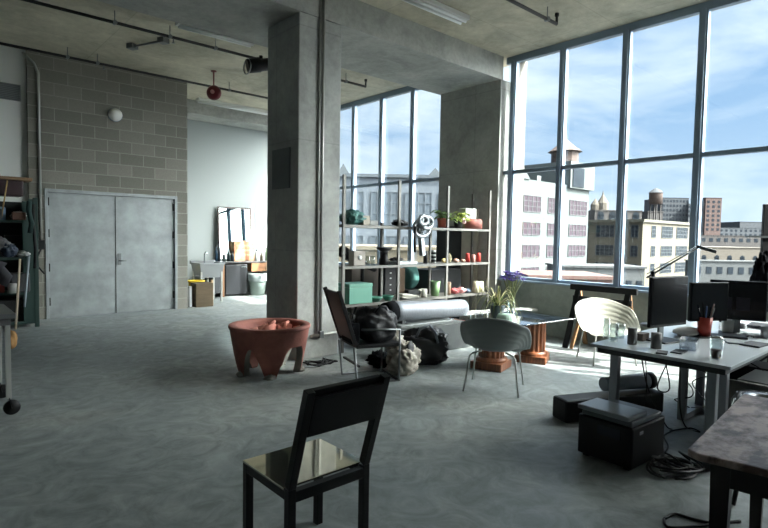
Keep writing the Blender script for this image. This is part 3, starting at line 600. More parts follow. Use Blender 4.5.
# ------------------------------------------------------------------ terracotta tub
M_terra = mat('terracotta', (160, 100, 88), .7, dark=(130, 80, 70), vscale=5, bump=.3, bscale=20)
M_slip = mat('grey_slip', (150, 146, 136), .8, var=.3, vscale=9)
TX, TY = 3.03, 5.33
T = thing('terracotta_tub', 'large round terracotta tub standing on arched legs in front of the column', 'tub', (TX, TY, 0), 0)
def tub_wall(R0, off):
    n = 96; b = MB(); vs = []; fs = []; rows_ = 22
    legs = [math.radians(a) for a in (-118, -33, 38, 100, 178)]
    def low(a):      # height of the arch above the floor at angle a
        dd = min(abs((a-l+PI) % (2*PI)-PI) for l in legs)
        k = max(0, min(1, (dd-.16)/.42)); return .0 + .33*math.sin(k*PI/2)**1.1
    for i in range(n):
        a = -PI+2*PI*i/n; l0 = low(a)
        for j in range(rows_+1):
            z = l0+(.54-l0)*j/rows_; r = R0*(.76+.24*(z/.54)**.8)+off
            vs.append((r*math.cos(a), r*math.sin(a), z))
    for i in range(n):
        for j in range(rows_):
            p, q = i*(rows_+1)+j, ((i+1) % n)*(rows_+1)+j; fs.append((p, q, q+1, p+1))
    # inner skin, joined along the cut edge
    m0 = len(vs); t = .075
    for i in range(n):
        a = -PI+2*PI*i/n; l0 = low(a)
        for j in range(rows_+1):
            z = l0+(.54-l0)*j/rows_; r = R0*(.76+.24*(z/.54)**.8)+off-t
            vs.append((r*math.cos(a), r*math.sin(a), z))
    f2 = []; edge = []
    for i in range(n):
        for j in range(rows_):
            p, q = m0+i*(rows_+1)+j, m0+((i+1) % n)*(rows_+1)+j; f2.append((p, p+1, q+1, q))
        p, q = i*(rows_+1), ((i+1) % n)*(rows_+1); edge.append((p, p+m0, q+m0, q))
        p += rows_; q += rows_; f2.append((p, q, q+m0, p+m0))
    b.add(vs, fs+f2, 0, True); o = len(b.f)
    for f in edge: b.f.append(list(f)); b.m.append(1); b.sm.append(False)
    return b
tub_wall(.445, 0).build('body', [M_terra, M_slip], T)
MB().lathe([(.44, .505), (.45, .508), (.453, .52), (.45, .538), (.44, .543), (.40, .541), (.365, .53), (.365, .5)], n=72).build('rim', M_terra, T)
MB().lathe([(0, .35), (.34, .35), (.34, .33), (0, .32)], n=48).build('floor', M_terra, T)
for a in (-118, -33, 38, 100, 178):
    a = math.radians(a); MB().blob((.335*math.cos(a), .335*math.sin(a), .018), (.12, .10, .08), seed=int(a*10), amp=.3).build('foot_slip', M_slip, T)
pk = mat('pink_clay', (206, 138, 122), .7, dark=(176, 104, 88), vscale=9)
lbs = ['rounded pink clay lump nearest the tub wall on the left', 'largest pink clay shard sticking up in the tub', 'curved pink clay shard leaning right in the tub', 'flat pink clay piece at the tub back', 'small pink clay lump right of the shards', 'pale pink clay fragment at the tub front']
for k, (x, y, h, r) in enumerate(((-.22, .02, .14, .13), (-.02, -.02, .2, .15), (.13, -.06, .19, .13), (.06, .16, .15, .14), (.26, -.1, .13, .11), (-.08, -.2, .1, .13))):
    b = MB().blob((0, 0, h*.45), (r*1.7, r*1.2, h*1.0), seed=k+20, amp=.35, rz=k*1.1); b.tube([(0, 0, h*.5), (.03, .02, h*.9), (.08, 0, h*1.12)], [.05, .04, .012], 8)
    tag(b.build('clay_fragment', pk, loc=(TX+x, TY+y, .352)), lbs[k], 'clay fragment', 'clay fragments inside the tub')

# ------------------------------------------------------------------ shelving rack
YR, YR2 = 5.62, 5.98
def sx(px, y, Yv=YR): return onY(px, y, Yv)
M_sh = mat('rack_steel', (100, 99, 95), .5, .5)
XP = [sx(343, 250).x, sx(398.5, 250).x, sx(447, 250).x, 7.36-.02]
XP[0] = 4.27
SZ = [.63, 1.14, 1.69]
T = thing('shelving_rack', 'open metal shelving rack of tall posts and three shelves by the pier', 'shelving', (XP[0], YR, 0))
for i, x in enumerate(XP):
    for y in (0, YR2-YR):
        xx = x-XP[0]; MB().box(xx-.02, xx+.02, y-.015, y+.015, 0, 2.34 if y == 0 else (2.3 if i in (0, 3) else 1.75)).build('post', M_sh, T)
for z in SZ: MB().box(-.02, XP[3]-XP[0]+.02, -.02, YR2-YR+.02, z-.035, z).build('shelf', M_sh, T)
def shelf_x(px, k): return onY(px, [297, 261, 225][k], YR+.12).x
gS = ['things on the bottom shelf of the rack', 'things on the middle shelf of the rack', 'things on the top shelf of the rack']
def S(k, px, dy=.12): return (shelf_x(px, k), YR+dy, SZ[k]+.002)
def put(name, lb, cat, k, px, d, c, shape='box', dy=.12, rough=.6, rz=0, dz=0):
    x, y, z = S(k, px, dy)
    return cl(name, lb, cat, (x, y), d, c, z+dz, gS[k], rz, shape, rough)
# top shelf
put('wrapped_bundle', 'dark teal wrapped bundle at the left end of the top shelf', 'bundle', 2, 352, (.36, .3, .2), (44, 96, 92), 'blob')
put('teal_cloth', 'paler teal cloth lump beside the wrapped bundle', 'cloth', 2, 345, (.16, .2, .17), (70, 120, 112), 'blob', dy=.0)
put('small_carton', 'small beige carton right of the teal bundle on the top shelf', 'carton', 2, 363.5, (.12, .14, .13), (150, 142, 128))
put('small_carton', 'low grey carton on the top shelf next to the beige one', 'carton', 2, 371, (.15, .14, .07), (130, 132, 130))
put('felt_hat', 'black felt hat resting on the top shelf by the second post', 'hat', 2, 399.5, (.26, .2, .1), (26, 28, 32), 'blob')
for k, (px, lb, c) in enumerate(((441, 'green leafy plant in a terracotta pot by the third post', (84, 120, 40)), (457, 'yellow green leafy plant in a dark pot on the top shelf', (132, 150, 52)))):
    x, y, z = S(2, px, .1); T = thing('potted_plant', lb, 'plant', (x, y, z))
    MB().lathe([(0, 0), (.055, 0), (.075, .13), (.08, .15), (.065, .15), (.05, .1), (0, .1)]).build('pot', [mat('pot_terra', (168, 84, 62), .7), M_black][k], T)
    b = MB(); rnd = random.Random(k+3)
    for i in range(34):
        a = rnd.uniform(0, 2*PI); rr = rnd.uniform(.05, .2); h = .14+rnd.uniform(0, .14)-.3*rr*rnd.random(); s_ = .04+rnd.random()*.03
        c0 = Vector((rr*math.cos(a), rr*math.sin(a), h)); d = Vector((math.cos(a), math.sin(a), rnd.uniform(-.6, .3))).normalized(); pp = d.cross(Vector((0, 0, 1))).normalized()
        b.add([c0-d*s_, c0+pp*s_*.55, c0+d*s_*1.2+Vector((0, 0, -.01)), c0-pp*s_*.55, c0+Vector((0, 0, .012))], [(0, 1, 4), (1, 2, 4), (2, 3, 4), (3, 0, 4), (3, 2, 1, 0)])
        b.tube([(0, 0, .1), tuple(c0-d*s_)], .003, 5)
    b.build('foliage', mat('leaf%d' % k, c, .6, dark=tuple(int(q*.6) for q in c), vscale=12), T)
x, y, z = S(2, 460, .12)
T = thing('pink_flower', 'pale pink bloom among the leaves on the top shelf', 'flower', (x, y-.08, z)); b = MB()
b.tube([(0, 0, 0), (0, 0, .1)], .004); b.build('stem', mat('stem_green', (70, 100, 50), .7), T)
b = MB()
for i in range(7): a = i*2*PI/7; b.blob((.022*math.cos(a), .02*math.sin(a)*.4, .12+.02*math.sin(a)), (.055, .03, .055), seed=i, amp=.1, nu=8, nv=6, flat=False)
b.build('petals', mat('petal_pink', (226, 180, 180), .6), T)
put('round_tin', 'low round red brown tin at the right end of the top shelf', 'tin', 2, 473, (.34, .3, .165), (128, 74, 64), 'cyl', dy=.14)
put('white_carton', 'pale square carton sitting on the red brown tin', 'carton', 2, 471, (.27, .16, .17), (172, 176, 172), dy=.2, dz=.168)

# round clamp machine hanging in front of the top shelf
x, y = onY(420, 220, YR-.16).x, YR-.16
T = thing('grey_machine', 'grey metal machine with round rings hanging on the front of the top shelf', 'machine', (x, y, SZ[2]))
mg = mat('machine_grey', (150, 156, 160), .35, .5)
MB().box(-.03, .10, .0, .12, -.03, .03).bar((.05, .05, .0), (.1, .03, -.42), .07).build('bracket', mg, T, bevel=.008)
for k, (xx, zz, r_) in enumerate(((-.02, -.02, .16), (.05, .06, .11), (-.05, .09, .08))):
    MB().tube([(xx+r_*math.cos(a), -.06-.03*k, zz+r_*math.sin(a)*.75) for a in [i*2*PI/20 for i in range(21)]], .028, 8).build('ring', mg, T)
MB().blob((.0, -.02, .02), (.2, .1, .18), seed=3, amp=.2).build('motor', mat('machine_dark', (92, 98, 102), .4), T)
MB().tube([(-.18, -.1, 0), (-.2, -.1, -.2), (-.19, -.1, -.36)], .02).build('strap', M_black, T)
# middle shelf
x, y, z = S(1, 357); T = thing('speaker_box', 'small beige box with a round dial on the middle shelf', 'box', (x, y, z))
MB().box(-.1, .1, -.06, .06, 0, .2).build('body', mat('beige_grey', (142, 136, 128), .6), T, bevel=.006); MB().lathe([(0, 0), (.03, 0), (.03, .012), (0, .012)], (0, -.06, .11), 16, M=Matrix.Rotation(PI/2, 4, 'X')).build('dial', M_white, T)
mglass = glassmat('clear_glass', (.88, .92, .92), .06)
for k, (px, lb) in enumerate(((366, 'left small clear glass tumbler on the middle shelf'), (371, 'right small clear glass tumbler on the middle shelf'))):
    x, y, z = S(1, px, .08); tag(MB().lathe([(0, 0), (.028, 0), (.034, .13), (.03, .13), (.025, .01), (0, .01)], n=18).build('glass_tumbler', mglass, loc=(x, y, z)), lb, 'glass', 'tumblers on the middle shelf')
x, y, z = S(1, 383, .1); T = thing('coffee_grinder', 'black upright grinder with a wide hopper on the middle shelf', 'grinder', (x, y, z))
MB().lathe([(0, 0), (.07, 0), (.07, .08), (.055, .1), (.055, .17), (.065, .18), (0, .18)]).build('body', M_blackp, T); MB().lathe([(.04, .18), (.12, .235), (.12, .25), (0, .25)]).build('hopper', mat('smoke', (60, 60, 62), .3), T)
put('white_tray', 'long flat white tray on the middle shelf', 'tray', 1, 402, (.4, .24, .04), (196, 202, 206))
put('black_cable_coil', 'small tangle of black cable on the white tray', 'cable', 1, 396, (.26, .12, .06), (26, 28, 32), 'blob', dz=.042)
for px, h, c, lb, r in ((425.5, .19, (16, 17, 20), 'black spice jar left of the striped jar', .07), (444, .07, (190, 172, 120), 'small round yellow ball beside the striped jar', .08), (449.5, .14, (178, 170, 140), 'pale little figurine by the third post', .07), (456, .06, (140, 110, 96), 'flat brown lump on the middle shelf', .1), (463, .05, (160, 126, 110), 'tiny pinkish lump left of the red cups', .08)):
    put('shelf_ornament' if h < .15 else 'spice_jar', lb, 'jar' if h > .15 else 'ornament', 1, px, (r, r, h), c, 'cyl' if h > .15 else 'blob')
x, y, z = S(1, 433.5); b = MB(); b.lathe([(0, 0), (.038, 0), (.038, .2), (0, .2)], n=20)
b2 = MB()
for q in (.02, .08, .14): b2.lathe([(.0385, q), (.04, q), (.04, q+.03), (.0385, q+.03)], n=20)
T = thing('striped_jar', 'black and white banded jar on the middle shelf', 'jar', (x, y, z)); b.build('body', M_white, T); b2.build('bands', M_black, T)
for px, lb, h in ((467.5, 'tall red cup on the middle shelf', .15), (473, 'pale pink cup between two red ones', .12), (478.5, 'red cup nearest the right post', .15)):
    put('drinking_cup', lb, 'cup', 1, px, (.075, .075, h), (170, 52, 44) if 'red cup' in lb and 'pale' not in lb else (186, 140, 130), 'cyl')
# bottom shelf
x, y, z = S(0, 355, .12); T = thing('green_case', 'mint green metal box at the left end of the bottom shelf', 'box', (x, y, z))
mgc = mat('mint_green', (80, 134, 117), .5); MB().box(-.2, .2, -.13, .17, 0, .22).build('body', mgc, T, bevel=.006); MB().box(-.205, .205, -.135, .175, .222, .27).build('lid', mgc, T, bevel=.006)
for px, d, lb in ((372.5, (.2, .16, .07), 'flat green bowl right of the mint box'), (384.5, (.17, .16, .075), 'darker green bowl beside the papers')):
    x, y, z = S(0, px, .05); r = d[0]/2; tag(MB().lathe([(0, 0), (r*.5, 0), (r*.9, d[2]*.7), (r, d[2]), (r*.92, d[2]), (r*.45, .012), (0, .012)]).build('green_bowl', mgc if px < 380 else mat('bowl_green', (52, 112, 94), .5), loc=(x, y, z)), lb, 'bowl', gS[0])
x, y, z = S(0, 406, .1); b = MB()
for k in range(5): b.cbox((random.uniform(-.02, .02), random.uniform(-.02, .02), .008+k*.009), (.34-.03*k, .24, .005), rz=random.uniform(-.4, .4), ry=.02*k)
tag(b.build('paper_stack', mat('paper', (210, 208, 198), .8), loc=(x, y, z+.012)), 'loose white papers piled on the bottom shelf', 'papers', gS[0], 'stuff')
x, y, z = S(0, 420.5, .05); T = thing('white_mug', 'white mug with a side handle on the bottom shelf', 'mug', (x, y, z)); mw = mat('mug_white', (200, 198, 186), .4)
MB().lathe([(0, 0), (.05, 0), (.05, .13), (.044, .13), (.044, .01), (0, .01)]).build('body', mw, T); MB().tube([(-.05, 0, .1), (-.09, 0, .12), (-.11, 0, .11)], .013).build('handle', mw, T)
x, y, z = S(0, 434, .1); tag(MB().lathe([(0, 0), (.06, 0), (.08, .23), (.07, .23), (.05, .02), (0, .02)]).build('green_cup', mat('sage', (92, 122, 84), .6), loc=(x, y, z)), 'tall sage green tapered pot right of the white mug', 'pot', gS[0])
for px, d, c, lb, sh, n in ((448, (.09, .09, .2), (158, 130, 108), 'tan cardboard tube by the third post', 'cyl', 'cardboard_tube'), (454.5, (.16, .16, .09), (176, 90, 92), 'small crumpled red packet on the bottom shelf', 'blob', 'red_packet'), (461, (.15, .14, .1), (196, 140, 140), 'pink bag beside the red packet', 'blob', 'pink_bag'), (467, (.12, .12, .07), (96, 110, 128), 'little blue grey bundle left of the cream cups', 'blob', 'grey_bundle')):
    put(n, lb, n.split('_')[1], 0, px, d, c, sh)
for px, lb, h in ((472.5, 'cream paper cup on the bottom shelf left of its twin', .19), (477.5, 'cream paper cup on the bottom shelf nearest the right post', .18)):
    x, y, z = S(0, px, .06); tag(MB().lathe([(0, 0), (.062, 0), (.045, h), (0, h)], n=20).build('paper_cup', mat('cream', (206, 200, 170), .6), loc=(x, y, z)), lb, 'cup', gS[0])
# things under / behind rack
def floorbox(name, lb, cat, x, y, d, c, rz=0, z=0, rough=.7, rx=0, group=None, bev=.008):
    return tag(MB().cbox((0, 0, d[2]/2), d, rz=rz, rx=rx).build(name, mat('fb_%d_%d_%d' % c, c, rough, var=.15, vscale=6), loc=(x, y, z), bevel=bev), lb, cat, group)
floorbox('black_board', 'tall black board leaning on the pier behind the rack', 'board', 7.46, 6.62, (.03, .6, 1.75), (38, 42, 46), z=0)
floorbox('pale_slab', 'pale grey plank standing against the pier behind the rack', 'slab', 7.45, 6.12, (.04, .36, 2.05), (186, 182, 170), z=0)  # slab put in for a lighter strip on the pier
p = atD(460, 290, 8.6)
floorbox('black_cabinet', 'black cabinet on the floor behind the right end of the rack', 'cabinet', 6.84, 6.35, (.75, .5, 1.0), (34, 38, 42))
floorbox('cardboard_box', 'brown cardboard box behind the rack near the second post', 'box', 5.85, 6.55, (.5, .4, 1.03), (104, 82, 62))
floorbox('brown_crate', 'dark brown board leaning behind the bottom shelf', 'board', 5.3, 6.5, (.55, .2, 1.08), (74, 66, 60))
tag(MB().blob((0, 0, .2), (.34, .3, .42), seed=9, amp=.2).build('teal_bag', mat('teal', (60, 104, 100), .8), loc=(6.27, 6.42, .68)), 'teal fabric bag hanging behind the bottom shelf', 'bag')
floorbox('grey_bin', 'dark grey bin standing behind the rack under the teal bag', 'bin', 6.25, 6.42, (.3, .3, .675), (58, 62, 64))
T = thing('shop_vacuum', 'dark round machine with hoses on the floor beneath the bottom shelf', 'machine', (4.86, 5.80, 0))
MB().lathe([(0, .0), (.2, .0), (.23, .08), (.23, .36), (.2, .42), (.1, .46), (0, .46)]).build('drum', mat('vac_dark', (40, 42, 44), .45), T)
MB().tube([(.2, 0, .3), (.3, -.05, .36), (.34, -.1, .2), (.25, -.2, .06), (.05, -.26, .05)], .028).build('hose', M_black, T)
tag(MB().lathe([(.09, -.06), (.2, -.07), (.22, 0), (.2, .07), (.09, .06), (.09, -.06)], M=Matrix.Rotation(PI/2, 4, 'X'), n=32).build('rubber_wheel', M_black, loc=(5.62, 5.80, .222)), 'black rubber wheel standing under the bottom shelf', 'wheel')
# monitor arm lamp behind the rack's left bay
T = thing('telescope', 'black telescope on a stand behind the rack pointing up left', 'telescope', (5.15, 6.15, 0))
MB().tube([(-.55, -.05, 1.33), (-.1, 0, 1.12)], [.085, .07], 16).build('tube', M_blackp, T); MB().tube([(-.1, 0, 1.12), (.12, 0, 1.05)], .05).build('eyepiece', M_blackp, T)
MB().tube([(-.12, 0, 1.1), (-.12, 0, .75)], .03).build('pole', M_black, T)
for a in (.3, 2.4, 4.5): MB().bar((-.12, 0, .78), (-.12+.3*math.cos(a), .16*math.sin(a), 0), .03).build('leg', M_black, T)
T = thing('standing_machine', 'tall black upright device with small white buttons behind the rack', 'machine', (5.5, 6.12, 0))
MB().box(-.12, .12, -.08, .08, .03, 1.1).build('body', M_blackp, T, bevel=.01); MB().box(-.16, .16, -.12, .12, 0, .03).build('base', M_black, T)
for z in (.72, .8, .9, .98): MB().box(-.02, .01, -.086, -.08, z, z+.018).build('button', M_white, T)

# ------------------------------------------------------------------ floor things in front of the rack
M_foil = mat('foil_silver', (136, 140, 147), .5, .4, bump=.8, bscale=14, stretch=(6, 1, 1))
T = thing('silver_roll', 'big silver foil roll with a black wrapped end lying in front of the rack', 'roll', (4.60, 5.02, .59))
e1 = Vector((1.38, 0, -.06)); b = MB(); pts = [Vector((0, 0, 0))+e1*t for t in [i/14 for i in range(15)]]
b.tube([tuple(p) for p in pts], [.128+.004*math.sin(i*2.1) for i in range(15)], 28).build('roll', M_foil, T)
MB().tube([(-.12, 0, .0), (.02, 0, 0)], [.12, .14], 20).build('black_end', M_blackf, T)
T = thing('grey_case', 'long dull grey case on the floor carrying the silver roll', 'case', (4.75, 4.86, 0))
mc = mat('case_grey', (92, 96, 97), .45, .3, var=.2, vscale=5)
MB().cbox((.62, .16, .185), (1.45, .34, .37), rz=-.03).build('body', mc, T, bevel=.01)
MB().cbox((.62, .16, .40), (1.5, .37, .05), rz=-.03).build('lid', mat('lid_grey', (118, 122, 122), .45, .3), T, bevel=.008)
b = MB(); b.box(-.02, .04, .1, .24, .425, .52); b.box(1.2, 1.26, .1, .24, .425, .47); b.build('cradle', mc, T)
floorbox('white_rail', 'long pale flat rail lying on low blocks behind the grey chair', 'rail', 6.75, 5.0, (1.5, .22, .04), (150, 152, 148), rz=-.25, z=.40)
floorbox('low_block', 'dark low block under the near end of the pale rail', 'block', 6.55, 5.05, (.9, .3, .398), (66, 70, 72), rz=-.25)
p = fl(432, 362)
T = thing('duffel_bag', 'black duffel bag slumped on the floor against the grey case', 'bag', (4.72, 4.55, 0), -.6)
MB().blob((0, 0, .2), (.60, .42, .46), seed=12, amp=.14, nu=56, nv=36, pw=.8, crumple=.2).build('body', mat('black_vinyl', (20, 23, 28), .35, bump=.6, bscale=8), T)
MB().tube([(-.14, -.15, .33), (-.1, -.2, .45), (.02, -.18, .5), (.1, -.17, .4), (.13, -.17, .28)], .016).build('strap', mat('strap_grey', (110, 116, 124), .6), T)
T = thing('white_sack', 'crumpled off white plastic sack on the floor beside the black duffel bag', 'sack', (4.17, 4.35, 0), .3)
MB().blob((0, 0, .16), (.42, .34, .38), seed=5, amp=.12, nu=60, nv=40, pw=.8, crumple=.24).blob((-.05, .07, .32), (.24, .2, .30), seed=8, amp=.2, nu=40, nv=26, crumple=.3).build('body', mat('sack_white', (172, 166, 154), .6, dark=(120, 116, 108), vscale=7, bump=.8, bscale=9), T)
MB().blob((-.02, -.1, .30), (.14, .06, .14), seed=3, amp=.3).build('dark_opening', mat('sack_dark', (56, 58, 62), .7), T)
tag(MB().blob((0, 0, .09), (.3, .25, .2), seed=15, amp=.2, nu=40, nv=26, crumple=.45).build('dark_cloth', M_blackf, loc=(4.14, 4.72, 0)), 'small dark cloth heap on the floor behind the white sack', 'cloth')
b = MB(); rnd = random.Random(5)
for k in range(4):
    pts = [(.16*math.sin(i*.9+k)+rnd.uniform(-.04, .04), .12*math.cos(i*1.3+k*2), .012+abs(.03*math.sin(i+k))) for i in range(9)]; b.tube(pts, .009, 6)
tag(b.build('cable_tangle', M_blackp, loc=(3.65, 5.25, 0)), 'little tangle of black cable at the foot of the column', 'cable', kind='stuff')

# black metal sled armchair with bags
T = thing('black_armchair', 'black metal sled armchair piled with bags beside the column', 'chair', (3.72, 4.42, 0), 0)
m_ = M_black
def Cc(p): return tuple(p)
A = [fl(345, 384), fl(391, 378)]
ox, oy = 3.72, 4.42
# chair frame: fronts to the right (+x -y side), back at the left
fr = []
for sgn, nm in ((-1, 'near'), (1, 'far')):
    oyy = sgn*.23
    b = MB(); b.tube([(-.26, oyy, .40), (-.22, oyy, .014), (.26, oyy, .014), (.26, oyy, .56), (-.18, oyy, .58)], .013, 8); b.build('side_frame', M_dsteel, T)
MB().cbox((0.02, 0, .40), (.5, .46, .035)).build('seat', m_, T, bevel=.008)
b = MB(); b.bar((-.24, 0, .42), (-.43, 0, .97), .46, .03, up=(0, 1, 0)); 
T.rotation_euler = (0, 0, -.3)
b2 = MB(); Mb = Matrix.Translation((-.24, 0, .42)) @ Matrix.Rotation(-.33, 4, 'Y')
b2.box(-.02, .02, -.24, -.20, 0, .6, M=Mb); b2.box(-.02, .02, .20, .24, 0, .6, M=Mb); b2.box(-.012, .012, -.2, .2, .04, .58, M=Mb); b2.build('backrest', m_, T, bevel=.004)
MB().bar((-.2, -.23, .2), (-.2, .23, .2), .02).bar((.26, -.23, .014), (.26, .23, .014), .02).build('stretcher', m_, T)
T = thing('black_backpack', 'plump black backpack sitting on the black metal armchair', 'bag', (3.78, 4.38, .42), -.2)
MB().blob((0, 0, .17), (.42, .40, .38), seed=21, amp=.08, nu=56, nv=36, pw=.72, crumple=.12).build('body', mat('nylon', (17, 19, 24), .55, bump=.7, bscale=10), T)
MB().tube([(-.08, -.12, .32), (-.03, -.14, .385), (.05, -.12, .38), (.08, -.1, .32)], .012).build('strap', M_black, T)
T = thing('black_tote', 'small black tote beside the backpack on the armchair', 'bag', (3.50, 4.46, .42), -.3)
MB().cbox((0, 0, .11), (.1, .3, .22)).build('body', M_blackf, T, bevel=.02); MB().tube([(0, -.08, .21), (0, -.06, .3), (0, .06, .3), (0, .08, .21)], .008).build('handle', M_black, T)

# ------------------------------------------------------------------ shell chairs
def shell_chair(loc, rz, label, col_, R0=.33):
    T = thing('shell_armchair', label, 'chair', loc, rz)
    n, m = 72, 34; vs = []; fs = []
    def h(a):   # a = 0 at the back
        a = abs(a); back = .39; arm = .27; front = -.02
        if a < 1.0: return back-(back-arm)*(a/1.0)**2*.7
        t = min(1, (a-1.0)/(2.25-1.0)); hb = back-(back-arm)*.7
        return hb*(1-t*t*(3-2*t)) + front*(t*t*(3-2*t))
    for j in range(m+1):
        t = j/m
        for i in range(n):
            a = -PI+2*PI*i/n; hh = h(a)
            r = (.60*t/.45 if t < .45 else .60+.40*((t-.45)/.55)**.8)*(R0 + (.07 if abs(a) < 2 else .0)*(t**2) - (.04 if abs(a) > 2.3 else 0))
            tz = 0 if t < .4 else ((t-.4)/.6)**1.25
            z = .40 + .025*math.cos(t*2.2) + hh*tz
            rip = .0035*math.sin(t*m*PI/1.6) if t > .4 else 0
            x = -(r+rip)*math.cos(a); y = (r+rip)*math.sin(a)*1.04
            vs.append((x, y, z))
    for j in range(m):
        for i in range(n):
            p, q = j*n+i, j*n+(i+1) % n; fs.append((p, q, q+n, p+n))
    b = MB(); b.add(vs, fs, 0, True); b.build('shell', mat('shell_%d' % col_[0], col_, .45), T, solid=.012)
    for sx_, sy_ in ((-1, -1), (-1, 1), (1, -1), (1, 1)):
        MB().tube([(sx_*.10, sy_*.12, .40), (sx_*.17, sy_*.20, .385), (sx_*.19, sy_*.225, .36), (sx_*.25, sy_*.27, 0.004)], .0095, 10).build('leg', M_conduit, T)
    return T
shell_chair((4.50, 3.33, 0), .50, 'grey ribbed plastic shell armchair seen from behind near the glass table', (112, 119, 118), .275)
shell_chair((6.62, 3.18, 0), -2.25, 'cream ribbed plastic shell armchair in sunlight behind the desk', (146, 146, 136), .31)

# ------------------------------------------------------------------ glass table on two pedestals, plants
GT = .47
M_tg = glassmat('table_glass', (.62, .78, .86), .5)
q = [fl(577, 319, GT), fl(528, 329, GT)]
M_ped = mat('pedestal_wood', (150, 92, 58), .35, dark=(96, 58, 40), vscale=6, stretch=(6, 6, .8))
T0 = thing('column_pedestal', 'fluted wooden column pedestal at the right end of the glass table', 'pedestal', (5.92, 3.80, 0), .42, 'fluted pedestals under the glass table')
MB().box(-.19, .19, -.19, .19, 0, .09).build('plinth', M_ped, T0, bevel=.008)
MB().lathe([(.185, .09), (.19, .11), (.185, .13), (.155, .14)], n=32).build('base_ring', M_ped, T0)
fl_n = 16; poly = []
for i in range(fl_n*6):
    a = 2*PI*i/(fl_n*6); r = .152 - .014*abs(math.sin(a*fl_n/2)); r = .155-.016*(.5+.5*math.cos(a*fl_n)); poly.append((r*math.cos(a), r*math.sin(a)))
MB().prism(poly, .135, .53).build('shaft', M_ped, T0)
MB().lathe([(.15, .53), (.175, .545), (.175, .565), (0, .565)], n=32).build('capital', M_ped, T0)
T1 = dup(T0, (5.20, 3.90, 0), .3, 'fluted wooden column pedestal in shadow behind the grey shell chair')
T = thing('glass_table', 'low glass tabletop resting on two wooden column pedestals', 'table', (0, 0, .566))
pg = [(4.86, 4.30), (4.9, 3.62), (5.2, 3.42), (6.12, 3.34), (6.25, 4.2)]
MB().prism(pg, 0, .014).build('tabletop', M_tg, T, bevel=.002)
gz = .582
p = onY(521, 318, 3.95)
T = thing('spider_plant', 'potted spider plant with arching striped leaves on the glass table', 'plant', (5.36, 3.95, gz))
mp_ = mat('pot_grey', (82, 92, 94), .6); MB().lathe([(0, 0), (.065, 0), (.095, .14), (.10, .155), (.085, .155), (.075, .12), (0, .12)]).build('pot', mp_, T)
b = MB(); rnd = random.Random(11)
for i in range(46):
    a = rnd.uniform(0, 2*PI); L = rnd.uniform(.16, .42); up = rnd.uniform(.08, .26); w_ = rnd.uniform(.008, .014); prev = None; vs = []; N_ = 9
    px_, py_ = -math.sin(a), math.cos(a)
    for k in range(N_):
        t = k/(N_-1); r = L*t; z = .12+up*math.sin(t*PI*.75)*1.25 - .42*t**3*(L/.4); ww = w_*(1-t*.93)
        x, y = r*math.cos(a), r*math.sin(a); vs += [(x+px_*ww, y+py_*ww, z), (x, y, z-.004), (x-px_*ww, y-py_*ww, z)]
    fs = []
    for k in range(N_-1):
        o = k*3; fs += [(o, o+1, o+4, o+3), (o+1, o+2, o+5, o+4)]
    b.add(vs, fs, i % 2, True)
b.build('foliage', [mat('spider_green', (104, 122, 70), .6), mat('spider_cream', (206, 200, 150), .6)], T)
T = thing('iris_bouquet', 'tall bunch of purple flowers in a glass vase behind the spider plant', 'flowers', (5.72, 4.0, gz))
MB().lathe([(0, 0), (.05, 0), (.05, .15), (.045, .17), (.041, .17), (.05, .02), (0, .02)], n=20).build('vase', mglass, T)
b = MB(); fbm = MB(); rnd = random.Random(2)
for i in range(26):
    a = rnd.uniform(0, 2*PI); rr = rnd.uniform(.03, .2); hz = rnd.uniform(.42, .55); tx, ty = rr*math.cos(a), rr*math.sin(a)*.7
    b.tube([(0, 0, .05), (tx*.4, ty*.4, .28), (tx, ty, hz)], .005, 6)
    for k in range(6):
        aa = k*PI/3+rnd.random(); d = Vector((math.cos(aa), math.sin(aa), rnd.uniform(.1, .9))).normalized(); c0 = Vector((tx, ty, hz)); s_ = .062; pp = d.cross(Vector((0, 0, 1))).normalized()
        fbm.add([c0, c0+d*s_*.6+pp*.018, c0+d*s_*1.2+Vector((0, 0, -.015)), c0+d*s_*.6-pp*.018], [(0, 1, 2, 3)])
b.build('stems', mat('stem_olive', (104, 112, 70), .7), T); fbm.build('petals', mat('iris_purple', (96, 76, 158), .6), T)
x, y = 5.42, 4.1
T = thing('ribbed_bowl', 'pale green ribbed bowl upside down on the glass table behind the grey chair', 'bowl', (fl(506, 321, gz).x, fl(506, 321, gz).y, gz))
pl = []
b = MB()
for j, (r, z) in enumerate(((.15, 0), (.15, .012), (.12, .09), (.105, .11), (0, .112))):
    pass
n = 60; vs = []
for r, z in ((.12, 0), (.105, .05), (.09, .08), (0.0, .085)):
    vs += [((r+.004*math.cos(20*2*PI*i/n))*math.cos(2*PI*i/n) if r else 0, (r+.004*math.cos(20*2*PI*i/n))*math.sin(2*PI*i/n) if r else 0, z) for i in range(n)]
b.add(vs, [(j*n+i, j*n+(i+1) % n, (j+1)*n+(i+1) % n, (j+1)*n+i) for j in range(3) for i in range(n)], 0, True); b.build('bowl', mat('mint_pale', (186, 212, 196), .5), T)

